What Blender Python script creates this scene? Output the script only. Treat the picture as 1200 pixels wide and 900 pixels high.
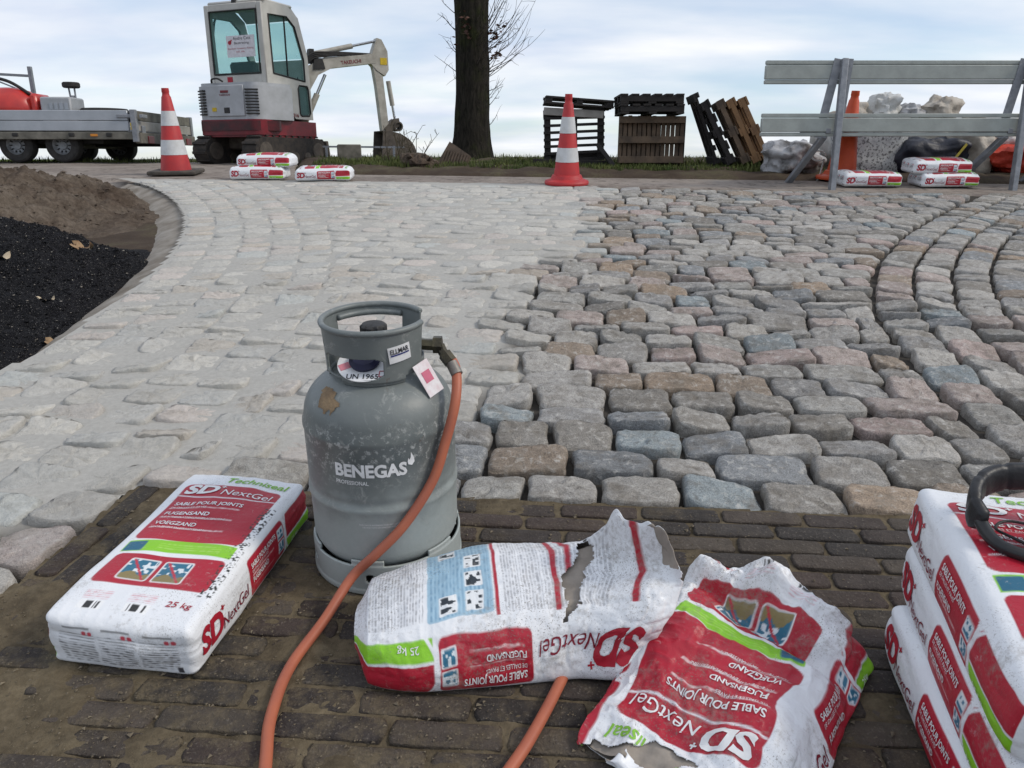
import bpy, math, random
import numpy as np
from mathutils import Matrix, Vector
for _o in list(bpy.data.objects): bpy.data.objects.remove(_o)
SC = bpy.context.scene
COL = SC.collection
R = math.radians
rng = np.random.default_rng(7)
random.seed(7)
EYE = 1.056
# ------------------------------------------------------------------ camera
cd = bpy.data.cameras.new('camera'); cam = bpy.data.objects.new('camera', cd); COL.objects.link(cam)
cd.sensor_width = 36; cd.lens = 27; cd.clip_start = 0.02; cd.clip_end = 5000
cam.location = (0, 0, EYE); cam.rotation_euler = (R(90 - 16.35), 0, 0)
SC.camera = cam
# ------------------------------------------------------------------ sky
SUN_AZ, SUN_EL = 100, 40          # degrees right of straight ahead, above the horizon
w = bpy.data.worlds.new('World'); SC.world = w; w.use_nodes = True
nt = w.node_tree; N = nt.nodes; Lk = nt.links
bg = N['Background']
sky = N.new('ShaderNodeTexSky'); sky.sky_type = 'NISHITA'; sky.sun_disc = False
sky.sun_elevation = R(SUN_EL); sky.sun_rotation = R(SUN_AZ); sky.air_density = 1.0; sky.dust_density = .3; sky.ozone_density = 3.0
bg.inputs['Strength'].default_value = 0.1
def wm(op, a, b=None, c=None):
    n = N.new('ShaderNodeMath'); n.operation = op
    for i, v in enumerate((a, b, c)):
        if v is None: continue
        if isinstance(v, (int, float)): n.inputs[i].default_value = v
        else: Lk.new(v, n.inputs[i])
    return n.outputs[0]
tc = N.new('ShaderNodeTexCoord'); sp = N.new('ShaderNodeSeparateXYZ'); Lk.new(tc.outputs['Generated'], sp.inputs[0])
zz = wm('ADD', wm('MAXIMUM', sp.outputs[2], 0.0), 0.16)
cb = N.new('ShaderNodeCombineXYZ')
Lk.new(wm('DIVIDE', sp.outputs[0], zz), cb.inputs[0]); Lk.new(wm('MULTIPLY', wm('DIVIDE', sp.outputs[1], zz), 1.5), cb.inputs[1])
n1 = N.new('ShaderNodeTexNoise'); n1.inputs['Scale'].default_value = 0.55; n1.inputs['Detail'].default_value = 7; n1.inputs['Roughness'].default_value = .5; n1.inputs['Distortion'].default_value = .35
Lk.new(cb.outputs[0], n1.inputs['Vector'])
rp = N.new('ShaderNodeValToRGB'); rp.color_ramp.elements[0].position = .34; rp.color_ramp.elements[1].position = .58
Lk.new(n1.outputs['Fac'], rp.inputs[0])
n2 = N.new('ShaderNodeTexNoise'); n2.inputs['Scale'].default_value = 1.1; n2.inputs['Detail'].default_value = 5
Lk.new(cb.outputs[0], n2.inputs['Vector'])
cl = N.new('ShaderNodeValToRGB'); cl.color_ramp.elements[0].position = .35; cl.color_ramp.elements[1].position = .68
cl.color_ramp.elements[0].color = (5.7, 6.3, 7.5, 1); cl.color_ramp.elements[1].color = (8.1, 8.2, 8.4, 1)
Lk.new(n2.outputs['Fac'], cl.inputs[0])
mx = N.new('ShaderNodeMix'); mx.data_type = 'RGBA'
Lk.new(wm('MULTIPLY_ADD', rp.outputs[0], .60, .36), mx.inputs['Factor']); tn = N.new('ShaderNodeMix'); tn.data_type = 'RGBA'; tn.blend_type = 'MULTIPLY'; tn.inputs['Factor'].default_value = 1; Lk.new(sky.outputs[0], tn.inputs['A']); tn.inputs['B'].default_value = (1.0, 1.08, 1.10, 1); Lk.new(tn.outputs['Result'], mx.inputs['A']); Lk.new(cl.outputs[0], mx.inputs['B'])
Lk.new(mx.outputs['Result'], bg.inputs['Color'])
# ------------------------------------------------------------------ sun behind thin cloud
sl = bpy.data.lights.new('sun', 'SUN'); sl.energy = 1.5; sl.angle = R(12); sl.color = (1, .92, .80)
so = bpy.data.objects.new('sun', sl); COL.objects.link(so)
sd = Vector((math.sin(R(SUN_AZ)) * math.cos(R(SUN_EL)), math.cos(R(SUN_AZ)) * math.cos(R(SUN_EL)), math.sin(R(SUN_EL))))
so.rotation_euler = sd.to_track_quat('Z', 'Y').to_euler()
SC.view_settings.view_transform = 'Standard'; SC.view_settings.look = 'None'
SC.view_settings.gamma = 1; SC.view_settings.use_curve_mapping = False; SC.view_settings.exposure = 0.32

# ------------------------------------------------------------------ helpers
S1 = math.tan(R(6.2))
_py = np.arange(-8, 60.01, .05)
_ps = np.where(_py < 7.2, S1, np.where(_py < 8.2, S1 + (_py - 7.2) * (.055 - S1), .055))
_ps = np.where(_py > 10.0, np.clip(.055 - (_py - 10.0) * .026, -.25, .055), _ps)
_ps = np.where(_py > 30, 0, _ps)
_pz = np.cumsum(_ps) * .05; _pz -= np.interp(0, _py, _pz)
_pz = np.maximum(_pz, -3.2)
def prof(y): return np.interp(y, _py, _pz)
def slope(y): return float(np.interp(y, _py, _ps))
def ground_matrix(x, y, rz=0.0, h=0.0):
    a = math.atan(slope(y))
    return Matrix.Translation((x, y, float(prof(y)) + h * math.cos(a))) @ Matrix.Rotation(a, 4, 'X') @ Matrix.Rotation(rz, 4, 'Z')
def flat_matrix(x, y, rz=0.0, h=0.0):
    return Matrix.Translation((x, y, float(prof(y)) + h)) @ Matrix.Rotation(rz, 4, 'Z')

def _hash(ix, iy, iz, s):
    n = (ix * 374761393 + iy * 668265263 + iz * 2147483647 + s * 974634777) & 0x7fffffff
    n = ((n ^ (n >> 13)) * 1274126177) & 0x7fffffff
    return ((n ^ (n >> 16)) & 0xffff) / 32767.5 - 1.0
def noise(x, y, z=0.0, seed=0):
    x, y, z = np.broadcast_arrays(np.asarray(x, float), np.asarray(y, float), np.asarray(z, float))
    ix, iy, iz = [np.floor(v).astype(np.int64) for v in (x, y, z)]
    f = [v - i for v, i in ((x, ix), (y, iy), (z, iz))]
    u, v, q = [t * t * t * (t * (t * 6 - 15) + 10) for t in f]
    def h(a, b, c): return _hash(ix + a, iy + b, iz + c, seed)
    l = lambda a, b, t: a + (b - a) * t
    return l(l(l(h(0,0,0), h(1,0,0), u), l(h(0,1,0), h(1,1,0), u), v), l(l(h(0,0,1), h(1,0,1), u), l(h(0,1,1), h(1,1,1), u), v), q)
def fbm(x, y, z=0.0, oct=4, seed=0, gain=.5):
    s = 0; a = 1; k = 1
    for i in range(oct):
        s = s + a * noise(np.asarray(x) * k, np.asarray(y) * k, np.asarray(z) * k, seed + i * 17); a *= gain; k *= 2.03
    return s
def ridge(x, y, z=0.0, oct=3, seed=0):
    s = 0; a = 1; k = 1
    for i in range(oct):
        s = s + a * (1 - 2 * np.abs(noise(np.asarray(x) * k, np.asarray(y) * k, np.asarray(z) * k, seed + i * 31))); a *= .5; k *= 2.1
    return s
def sstep(a, b, x):
    t = np.clip((np.asarray(x, float) - a) / (b - a), 0, 1); return t * t * (3 - 2 * t)

def mk(name, verts, faces, mat=None, parent=None, smooth=False, cols=None, M=None):
    me = bpy.data.meshes.new(name)
    if isinstance(faces, np.ndarray): faces = faces.tolist()
    me.from_pydata(verts.tolist() if isinstance(verts, np.ndarray) else verts, [], faces); me.update()
    if mat is not None:
        for m in (mat if isinstance(mat, (list, tuple)) else [mat]): me.materials.append(m)
    if smooth: me.polygons.foreach_set('use_smooth', [True] * len(me.polygons))
    if cols is not None:
        at = me.color_attributes.new('col', 'FLOAT_COLOR', 'POINT')
        c = np.asarray(cols, np.float32)
        if c.shape[1] == 3: c = np.hstack([c, np.ones((len(c), 1), np.float32)])
        at.data.foreach_set('color', c.ravel())
    o = bpy.data.objects.new(name, me); COL.objects.link(o)
    if parent is not None: o.parent = parent
    if M is not None:
        if parent is None: o.matrix_world = M
        else: o.matrix_local = M
    return o
def link_copy(me, name, parent=None, M=None):
    o = bpy.data.objects.new(name, me); COL.objects.link(o)
    if parent is not None: o.parent = parent
    if M is not None:
        if parent is None: o.matrix_world = M
        else: o.matrix_local = M
    return o
def tag(o, label, cat, group=None):
    o['label'] = label; o['category'] = cat
    if group: o['group'] = group
    return o
def thing(name, label, cat, M, group=None):
    o = bpy.data.objects.new(name, None); COL.objects.link(o); o.empty_display_size = .1; o.matrix_world = M
    return tag(o, label, cat, group)
def grid_faces(nu, nv, closed_u=False, off=0):
    """quads of a grid stored row by row: index = v*nu + u"""
    U = nu if closed_u else nu - 1
    u, v = np.meshgrid(np.arange(U), np.arange(nv - 1))
    u2 = (u + 1) % nu
    return np.stack([v * nu + u, v * nu + u2, (v + 1) * nu + u2, (v + 1) * nu + u], -1).reshape(-1, 4) + off

class MB:
    """collects simple solids into one mesh"""
    def __init__(s): s.v = []; s.f = []
    def add(s, v, f):
        o = len(s.v); s.v += [tuple(map(float, p)) for p in v]; s.f += [tuple(int(i) + o for i in q) for q in f]; return s
    def box(s, c, d, M=None, bev=0.0):
        x, y, z = [k / 2 for k in d]
        b = min(bev, x * .9, y * .9, z * .9)
        if b <= 0:
            v = [(sx * x, sy * y, sz * z) for sz in (-1, 1) for sy in (-1, 1) for sx in (-1, 1)]
            f = [(0, 2, 3, 1), (4, 5, 7, 6), (0, 1, 5, 4), (2, 6, 7, 3), (0, 4, 6, 2), (1, 3, 7, 5)]
        else:
            v = []; f = []; idx = {}
            for sx in (-1, 1):
                for sy in (-1, 1):
                    for sz in (-1, 1):
                        for ax in range(3):
                            p = [sx * (x - b), sy * (y - b), sz * (z - b)]; p[ax] = (sx * x, sy * y, sz * z)[ax]
                            idx[sx, sy, sz, ax] = len(v); v.append(tuple(p))
            for ax in range(3):
                o1, o2 = [k for k in range(3) if k != ax]
                for sg in (-1, 1):
                    q = []
                    for a, c2 in ((-1, -1), (1, -1), (1, 1), (-1, 1)):
                        t = [0, 0, 0]; t[ax] = sg; t[o1] = a; t[o2] = c2; q.append(idx[t[0], t[1], t[2], ax])
                    if (sg > 0) == (ax == 1): q.reverse()
                    f.append(tuple(q))
            for (a1, a2) in ((0, 1), (0, 2), (1, 2)):
                a3 = 3 - a1 - a2
                for s1 in (-1, 1):
                    for s2 in (-1, 1):
                        q = []
                        for s3, ax in ((-1, a1), (-1, a2), (1, a2), (1, a1)):
                            t = [0, 0, 0]; t[a1] = s1; t[a2] = s2; t[a3] = s3; q.append(idx[t[0], t[1], t[2], ax])
                        f.append(tuple(q))
            for sx in (-1, 1):
                for sy in (-1, 1):
                    for sz in (-1, 1): f.append(tuple(idx[sx, sy, sz, k] for k in range(3)))
        if M is not None: v = [tuple(M @ Vector(p)) for p in v]
        return s.add([(p[0] + c[0], p[1] + c[1], p[2] + c[2]) for p in v], f)
    def bar(s, a, b, wd, ht, up=(0, 0, 1), bev=0.0):
        a = Vector(a); b = Vector(b); d = b - a; L = d.length; d.normalize(); u = Vector(up); sx = d.cross(u)
        if sx.length < 1e-4: sx = d.cross(Vector((1, 0, 0)))
        sx.normalize(); u = sx.cross(d)
        M = Matrix((sx, d, u)).transposed()
        return s.box(tuple((a + b) / 2), (wd, L, ht), M, bev)
    def tube(s, pts, r, n=10, cap=True):
        P = [Vector(p) for p in pts]; rs = r if isinstance(r, (list, tuple, np.ndarray)) else [r] * len(P)
        o = len(s.v); nrm = None
        for i, p in enumerate(P):
            t = (P[min(i + 1, len(P) - 1)] - P[max(i - 1, 0)]).normalized()
            if nrm is None:
                nrm = t.cross(Vector((0, 0, 1)))
                if nrm.length < 1e-3: nrm = t.cross(Vector((1, 0, 0)))
            nrm = (nrm - t * nrm.dot(t)).normalized(); bn = t.cross(nrm)
            for k in range(n):
                a = 2 * math.pi * k / n; s.v.append(tuple(p + (nrm * math.cos(a) + bn * math.sin(a)) * float(rs[i])))
        for i in range(len(P) - 1):
            for k in range(n):
                k2 = (k + 1) % n; s.f.append((o + i * n + k, o + i * n + k2, o + (i + 1) * n + k2, o + (i + 1) * n + k))
        if cap: s.f.append(tuple(o + k for k in range(n))[::-1]); s.f.append(tuple(o + (len(P) - 1) * n + k for k in range(n)))
        return s
    def lathe(s, prf, n=32, c=(0, 0, 0), M=None):
        o = len(s.v)
        for (r, z) in prf:
            for k in range(n):
                a = 2 * math.pi * k / n; p = Vector((r * math.cos(a), r * math.sin(a), z))
                if M is not None: p = M @ p
                s.v.append((p[0] + c[0], p[1] + c[1], p[2] + c[2]))
        for i in range(len(prf) - 1):
            for k in range(n):
                k2 = (k + 1) % n; s.f.append((o + i * n + k, o + i * n + k2, o + (i + 1) * n + k2, o + (i + 1) * n + k))
        return s
    def prism(s, poly, z0, z1, axes=(0, 1, 2)):
        """poly in the plane of axes[0],axes[1], extruded along axes[2]"""
        o = len(s.v); n = len(poly)
        for z in (z0, z1):
            for p in poly:
                q = [0, 0, 0]; q[axes[0]] = p[0]; q[axes[1]] = p[1]; q[axes[2]] = z; s.v.append(tuple(q))
        s.f.append(tuple(o + k for k in range(n))[::-1]); s.f.append(tuple(o + n + k for k in range(n)))
        for k in range(n): s.f.append((o + k, o + (k + 1) % n, o + n + (k + 1) % n, o + n + k))
        return s
    def build(s, name, mat, parent=None, smooth=False, M=None, fixn=True):
        o = mk(name, s.v, s.f, mat, parent, False, None, M)
        if fixn:
            import bmesh
            b = bmesh.new(); b.from_mesh(o.data); bmesh.ops.recalc_face_normals(b, faces=b.faces); b.to_mesh(o.data); b.free()
        if smooth:
            o.data.polygons.foreach_set('use_smooth', [True] * len(o.data.polygons))
            if smooth != 'all': o.data.set_sharp_from_angle(angle=R(38))
        return o
def spline(pts, n=8, closed=False):
    P = np.array(pts, float); out = []; m = len(P)
    for i in range(m if closed else m - 1):
        if closed: p0, p1, p2, p3 = P[(i - 1) % m], P[i], P[(i + 1) % m], P[(i + 2) % m]
        else: p0, p1, p2, p3 = P[max(i - 1, 0)], P[i], P[i + 1], P[min(i + 2, m - 1)]
        for k in range(n):
            t = k / n
            out.append(.5 * (2 * p1 + (p2 - p0) * t + (2 * p0 - 5 * p1 + 4 * p2 - p3) * t * t + (3 * p1 - p0 - 3 * p2 + p3) * t ** 3))
    if not closed: out.append(P[-1])
    return np.array(out)

# ------------------------------------------------------------------ materials
class NT:
    def __init__(s, name):
        s.m = bpy.data.materials.new(name); s.m.use_nodes = True; s.t = s.m.node_tree; s.b = s.t.nodes['Principled BSDF']
    def new(s, kind, **kw):
        n = s.t.nodes.new('ShaderNode' + kind)
        for k, v in kw.items(): setattr(n, k, v)
        return n
    def put(s, n, i, v):
        if v is None: return
        if hasattr(v, 'is_linked') or hasattr(v, 'links'): s.t.links.new(v, n.inputs[i])
        else: n.inputs[i].default_value = v
    def math(s, op, a, b=None, clamp=False):
        n = s.new('Math', operation=op, use_clamp=clamp); s.put(n, 0, a); s.put(n, 1, b); return n.outputs[0]
    def noise(s, scale, detail=4, rough=.55, vec=None, dist=0):
        n = s.new('TexNoise'); n.inputs['Scale'].default_value = scale; n.inputs['Detail'].default_value = detail; n.inputs['Roughness'].default_value = rough
        n.inputs['Distortion'].default_value = dist
        if vec is not None: s.t.links.new(vec, n.inputs['Vector'])
        return n.outputs['Fac']
    def ramp(s, fac, a, b):
        n = s.new('MapRange'); n.inputs['From Min'].default_value = a; n.inputs['From Max'].default_value = b; s.put(n, 'Value', fac); return n.outputs[0]
    def mix(s, fac, a, b, blend='MIX'):
        n = s.new('Mix', data_type='RGBA', blend_type=blend); s.put(n, 'Factor', fac)
        for k, v in (('A', a), ('B', b)):
            if isinstance(v, tuple): v = (*v[:3], 1)
            s.put(n, k, v)
        return n.outputs['Result']
    def bump(s, h, strength=.3, dist=.01, nrm=None):
        n = s.new('Bump'); n.inputs['Strength'].default_value = strength; n.inputs['Distance'].default_value = dist; s.put(n, 'Height', h)
        if nrm is not None: s.t.links.new(nrm, n.inputs['Normal'])
        return n.outputs[0]
    def pos(s): return s.new('NewGeometry').outputs['Position']
    def obj(s): return s.new('TexCoord').outputs['Object']
    def out(s, col=None, rough=None, nrm=None, metal=None, spec=None):
        s.put(s.b, 'Base Color', (*col[:3], 1) if isinstance(col, tuple) else col)
        s.put(s.b, 'Roughness', rough); s.put(s.b, 'Metallic', metal); s.put(s.b, 'Specular IOR Level', spec)
        if nrm is not None: s.t.links.new(nrm, s.b.inputs['Normal'])
        return s.m
def simple(name, c1, c2=None, scale=6, rough=.6, metal=0, bump=.15, bscale=None, bdist=.004, spec=.4, lo=.35, hi=.65, world=False, detail=5):
    """two colours mottled by noise, with fine relief"""
    t = NT(name); v = t.pos() if world else t.obj()
    f = t.ramp(t.noise(scale, detail, .6, v), lo, hi)
    col = t.mix(f, c1, c2 or tuple(k * .75 for k in c1))
    nb = t.bump(t.noise(bscale or scale * 8, 4, .6, v), bump, bdist) if bump else None
    return t.out(col, rough, nb, metal, spec)
# ================================================================== THE SETTING
def road_front(x): return 7.46 - .13 * (np.asarray(x, float) - .8)
def road_back(x):
    x = np.asarray(x, float); return 8.43 - .172 * (x - .9) + 3.1 * sstep(-2.3, -3.4, x)
LC, LR0, LR1 = (-8.9, 3.1), 7.03, 7.97          # the left border: courses laid on an arc
def left_R(x, y): return np.hypot(np.asarray(x) - LC[0], np.asarray(y) - LC[1])
def left_x(y, r): return LC[0] + np.sqrt(np.maximum(r * r - (np.asarray(y, float) - LC[1]) ** 2, 1e-6))
RB = np.array([(1.44, 1.2), (1.45, 1.7), (1.463, 2.17), (1.48, 2.48), (1.53, 2.84), (1.60, 3.2), (1.70, 3.57), (1.90, 4.03), (2.21, 4.61), (2.87, 5.53), (4.0, 6.80), (5.2, 8.0)])
def right_x(y): return np.interp(y, RB[:, 1], RB[:, 0])
GB = np.array([(-1.2, 1.5), (-.95, 1.8), (-.75, 2.0), (-.5, 2.15), (-.3, 2.3), (-.2, 2.5), (-.08, 3.1), (.17, 4.0), (.5, 5.4), (.70, 6.9), (.75, 8.2)])
def grouted(x, y):
    b = np.interp(y, GB[:, 1], GB[:, 0])
    return sstep(.26, -.20, np.asarray(x) - b + .16 * fbm(np.asarray(x) * 2.3, np.asarray(y) * 2.3, 0, 3, 5))
def front_y(x): return 1.838 - .076 * np.asarray(x, float)

# ---- ground: one sheet out to the horizon
m_ground = NT('ground_soil_and_grass')
_p = m_ground.pos(); _s = m_ground.new('SeparateXYZ'); m_ground.t.links.new(_p, _s.inputs[0])
_n = m_ground.noise(3.0, 8, .65, _p); _n2 = m_ground.noise(45, 5, .6, _p); _n3 = m_ground.noise(.02, 4, .6, _p)
_soil = m_ground.mix(m_ground.ramp(_n, .35, .65), (.045, .032, .023), (.10, .074, .053))
_soil = m_ground.mix(m_ground.ramp(_n2, .3, .7), _soil, (.05, .036, .026))
_grass = m_ground.mix(_n3, (.12, .19, .045), (.20, .25, .07))
_far = m_ground.math('ADD', m_ground.ramp(_s.outputs[1], 12.2, 14.0), m_ground.math('MULTIPLY', m_ground.math('SUBTRACT', _n, .5), .6), True)
m_ground = m_ground.out(m_ground.mix(_far, _soil, _grass), .95, m_ground.bump(m_ground.math('ADD', _n, m_ground.math('MULTIPLY', _n2, .3)), .6, .03), 0, .2)
gx = np.unique(np.concatenate([-np.geomspace(8, 2500, 26), np.arange(-8, 8.01, .08), np.geomspace(8, 2500, 26)]))
gy = np.unique(np.concatenate([-np.geomspace(2, 300, 12), np.arange(-2, 14.01, .08), np.geomspace(14, 4000, 60)]))
X, Y = np.meshgrid(gx, gy)
verge = sstep(0, .12, Y - road_back(X) - .03 * fbm(X * 4, Y * 4, 0, 3, 3)) * (1 - .0 * X)
Z = prof(Y) - .10 + verge * (.10 + .045 * sstep(0, .5, Y - road_back(X))) + verge * sstep(14, 12, Y) * (.02 * fbm(X * 3, Y * 3, 0, 5, 9, .6)) + .008 * fbm(X * 7, Y * 7, 0, 3, 2) * (np.abs(X) < 8)
ground = mk('ground', np.stack([X, Y, Z], -1).reshape(-1, 3), grid_faces(len(gx), len(gy)), m_ground, smooth=True); ground['kind'] = 'structure'

# ---- road across the crest, worn brown-grey brick
t = NT('worn_road_brick'); p_ = t.pos()
bk = t.new('TexBrick'); bk.inputs['Scale'].default_value = 1; bk.inputs['Brick Width'].default_value = .2; bk.inputs['Row Height'].default_value = .065; bk.inputs['Mortar Size'].default_value = .008
for k, c in (('Color1', (.20, .165, .145, 1)), ('Color2', (.14, .115, .10, 1)), ('Mortar', (.22, .19, .16, 1))): bk.inputs[k].default_value = c
t.t.links.new(p_, bk.inputs['Vector'])
n_ = t.noise(1.6, 7, .65, p_)
m_road = t.out(t.mix(t.ramp(t.noise(9, 6, .7, p_), .52, .66), t.mix(t.ramp(n_, .35, .68), bk.outputs['Color'], (.30, .262, .228)), (.10, .083, .07)), .9, t.bump(t.math('ADD', t.noise(60, 4, .6, p_), t.math('MULTIPLY', bk.outputs['Fac'], -.6)), .4, .006), 0, .25)
rx = np.arange(-14, 12.01, .12); rv = np.linspace(0, 1, 26)
RX, RV = np.meshgrid(rx, rv); RY = road_front(RX) * (1 - RV) + road_back(RX) * RV
RZ = prof(RY) - .012 + .008 * fbm(RX * 1.3, RY * 1.3, 0, 4, 4) * np.sin(np.pi * RV)
RZ[-1] -= .12; RZ[0] -= .1
road = mk('road', np.stack([RX, RY, RZ], -1).reshape(-1, 3), grid_faces(len(rx), len(rv)), m_road, smooth=True); road['kind'] = 'structure'

# ---- setts
def sett_template(seed, n=20, power=6.5, bumpy=1.0, depth=.075):
    """unit footprint (-.5...5), height in metres, top near z=0"""
    g = np.random.default_rng(seed)
    a = np.linspace(0, 2 * np.pi, n, endpoint=False) + np.pi / n
    c, s = np.cos(a), np.sin(a)
    r = (np.abs(c) ** power + np.abs(s) ** power) ** (-1 / power)
    ph = g.uniform(0, 6.28, 6)
    r = r * (1 + bumpy * (.022 * np.sin(2 * a + ph[0]) + .022 * np.sin(3 * a + ph[1]) + .018 * np.sin(5 * a + ph[2])) + bumpy * g.normal(0, .010, n))
    ox, oy = .5 * r * c, .5 * r * s
    tilt = g.normal(0, .010, 2) * bumpy
    V = []
    for k, (sc, z, j) in enumerate(((.96, -depth, 0), (1.0, -.020, .001), (.992, -.009, .0012), (.955, -.0025, .0016), (.86, .0, .0024), (.45, .0008, .0028))):
        zz = z + (g.normal(0, j, n) + (tilt[0] * ox + tilt[1] * oy) * sc) * bumpy * (k > 1)
        V.append(np.stack([ox * sc, oy * sc, zz], -1))
    V = np.concatenate(V + [np.array([[0, 0, .002 + g.normal(0, .0015) * bumpy]])])
    F = []
    for k in range(5):
        for i in range(n): F.append((k * n + i, k * n + (i + 1) % n, (k + 1) * n + (i + 1) % n, (k + 1) * n + i))
    for i in range(n): F.append((5 * n + i, 5 * n + (i + 1) % n, 6 * n))
    return V, F
def pieces_material(name, from_object, kind):
    t = NT(name); p = t.pos()
    if from_object:
        oi = t.new('ObjectInfo'); col, al = oi.outputs['Color'], oi.outputs['Alpha']
    else:
        a = t.new('VertexColor', layer_name='col'); col, al = a.outputs['Color'], a.outputs['Alpha']
    if kind == 'sett':
        f1 = t.noise(260, 3, .7, p); f2 = t.noise(34, 6, .7, p, .4); f3 = t.noise(11, 5, .65, p)
        c = t.mix(t.ramp(f1, .38, .66), t.mix(.62, col, (.25, .25, .26), 'MULTIPLY'), col)
        c = t.mix(t.math('MULTIPLY', t.ramp(f2, .53, .68), .62), c, (.62, .60, .56))
        c = t.mix(t.math('MULTIPLY', t.ramp(f2, .46, .26), .75), c, (.08, .072, .064))
        c = t.mix(t.math('MULTIPLY', t.ramp(f3, .48, .66), .55), c, (.16, .138, .11))
        g = t.math('MULTIPLY', al, t.ramp(t.math('ADD', t.noise(14, 6, .65, p), t.math('MULTIPLY', al, .32)), .42, .66), True)
        pale = t.mix(t.ramp(t.noise(55, 4, .7, p), .3, .7), (.42, .408, .378), (.56, .545, .505))
        tint = t.mix(1.0, col, (2.75, 2.8, 2.85), 'MULTIPLY'); pale = t.mix(.22, pale, t.mix(1.0, pale, tint, 'MULTIPLY'))
        c = t.mix(t.math('MULTIPLY', g, .86), c, pale)
        h = t.math('ADD', t.math('MULTIPLY', f2, 1.0), t.math('MULTIPLY', f1, .35))
        b1 = t.bump(h, 1.0, .009)
        return t.out(c, .82, b1, 0, .35)
    f1 = t.noise(150, 4, .7, p); f2 = t.noise(26, 5, .65, p); f3 = t.noise(3.0, 6, .7, p)
    c = t.mix(t.ramp(f2, .3, .7), col, t.mix(.6, col, (.35, .33, .33), 'MULTIPLY'))
    c = t.mix(t.math('MULTIPLY', t.ramp(f1, .57, .68), .6), c, (.19, .165, .14))
    mud = t.math('MULTIPLY', t.ramp(t.math('ADD', t.math('MULTIPLY', t.noise(16, 7, .7, p), .6), t.math('MULTIPLY', f3, .55)), .55, .68), al, True)
    c = t.mix(mud, c, t.mix(t.ramp(f1, .3, .7), (.095, .074, .046), (.16, .126, .08)))
    return t.out(c, .85, t.bump(t.math('ADD', f2, t.math('MULTIPLY', f1, .6)), 1.0, .009), 0, .35)
m_sett_o, m_sett_v = pieces_material('granite_sett', True, 'sett'), pieces_material('granite_sett_far', False, 'sett')
m_brick_o = pieces_material('paving_brick', True, 'brick')
PAL = np.array([(.42, .40, .37), (.36, .35, .335), (.46, .435, .395), (.29, .30, .305), (.32, .36, .37), (.44, .37, .335), (.48, .385, .35), (.34, .275, .215), (.38, .365, .335), (.30, .28, .25), (.50, .475, .435), (.40, .31, .23)])
PW = np.array([14, 12, 12, 8, 6, 8, 5, 6, 12, 10, 7, 3.]); PW /= PW.sum()
setts = []        # x, y, rz, length, width
# main field: running bond rows
v = 0.0; row = 0
while True:
    d = .150 + .012 * rng.random() if v < 1.2 else .145 + .014 * rng.random()
    k = .076 + v * .010
    y0 = 1.838 + v + d / 2
    if y0 > 8.4: break
    xa = float(left_x(y0 + .1, LR1)) + .012; xb = float(right_x(y0 - k * float(right_x(y0)))) - .012
    x = xa - rng.random() * .02
    first = True
    while x < xb - .05:
        l = float(np.clip(rng.normal(.212, .026), .15, .29))
        if first and row % 2: l *= .55
        first = False
        if xb - (x + l) < .09: l = xb - x
        if l > .31: l = l / 2
        cx = x + l / 2; cy = y0 - k * cx
        if cy < road_front(cx) - .05 and left_R(cx, cy) > LR1 + .01:
            setts.append((cx, cy + rng.normal(0, .004), -math.atan(k) + rng.normal(0, .012), l - .010 - .008 * rng.random(), d - .008 - .008 * rng.random()))
        x += l
    v += d; row += 1
# border courses on the left arc
for j in range(5):
    r = LR0 + (j + .5) * (LR1 - LR0) / 5; a = -.62
    while a < 1.2:
        l = float(np.clip(rng.normal(.150, .02), .11, .20)); am = a + l / 2 / r
        x, y = LC[0] + r * math.cos(am), LC[1] + r * math.sin(am)
        if y < road_front(x) - .05 and y > .5: setts.append((x, y, am, (LR1 - LR0) / 5 - .010, l - .010))
        a += l / r
# border courses on the right curve
rbs = spline(RB, 24); tg = np.gradient(rbs, axis=0); tg /= np.linalg.norm(tg, axis=1)[:, None]; nr = np.stack([tg[:, 1], -tg[:, 0]], -1)
for j in range(10):
    c = rbs + nr * (.012 + (j + .5) * .185); sl_ = np.concatenate([[0], np.cumsum(np.linalg.norm(np.diff(c, axis=0), axis=1))]); s = rng.random() * .1
    while s < sl_[-1] - .1:
        l = float(np.clip(rng.normal(.165, .026), .11, .22)); sm = s + l / 2
        x, y = np.interp(sm, sl_, c[:, 0]), np.interp(sm, sl_, c[:, 1]); tx, ty = np.interp(sm, sl_, tg[:, 0]), np.interp(sm, sl_, tg[:, 1])
        if y < road_front(x) - .05: setts.append((float(x), float(y), math.atan2(ty, tx) - math.pi / 2, .185 - .016 - .008 * rng.random(), l - .014))
        s += l
setts = [q for q in setts if abs(q[0]) < .78 * q[1] + .6]
setts.sort(key=lambda q: math.hypot(q[0], q[1]))

# bed of the setts: dark sand in the open joints, pale joint filler where they are grouted
bx = np.arange(-4.4, 6.6, .03); by = np.arange(.5, 8.6, .03); BX, BY = np.meshgrid(bx, by)
G = grouted(BX, BY)
BZ = prof(BY) - (.036 + .008 * fbm(BX * 9, BY * 9, 0, 3, 6)) * (1 - G) - G * (.0035 + .003 * fbm(BX * 6, BY * 6, 0, 4, 8))
f = grid_faces(len(bx), len(by)); cxf, cyf = BX.ravel()[f].mean(1), BY.ravel()[f].mean(1)
keep = (left_R(cxf, cyf) > LR0 - .02) & ~((cyf < front_y(cxf) - .005) & (left_R(cxf, cyf) > LR1 + .0)) & (cyf < road_front(cxf) + .12) & (np.abs(cxf) < .8 * cyf + .9)
t = NT('joint_sand_and_filler'); a = t.new('VertexColor', layer_name='col'); p = t.pos()
fill = t.mix(t.ramp(t.noise(60, 5, .7, p), .3, .7), (.335, .325, .30), (.43, .418, .388)); sand = t.mix(t.noise(90, 4, .6, p), (.03, .027, .024), (.075, .066, .056))
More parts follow.
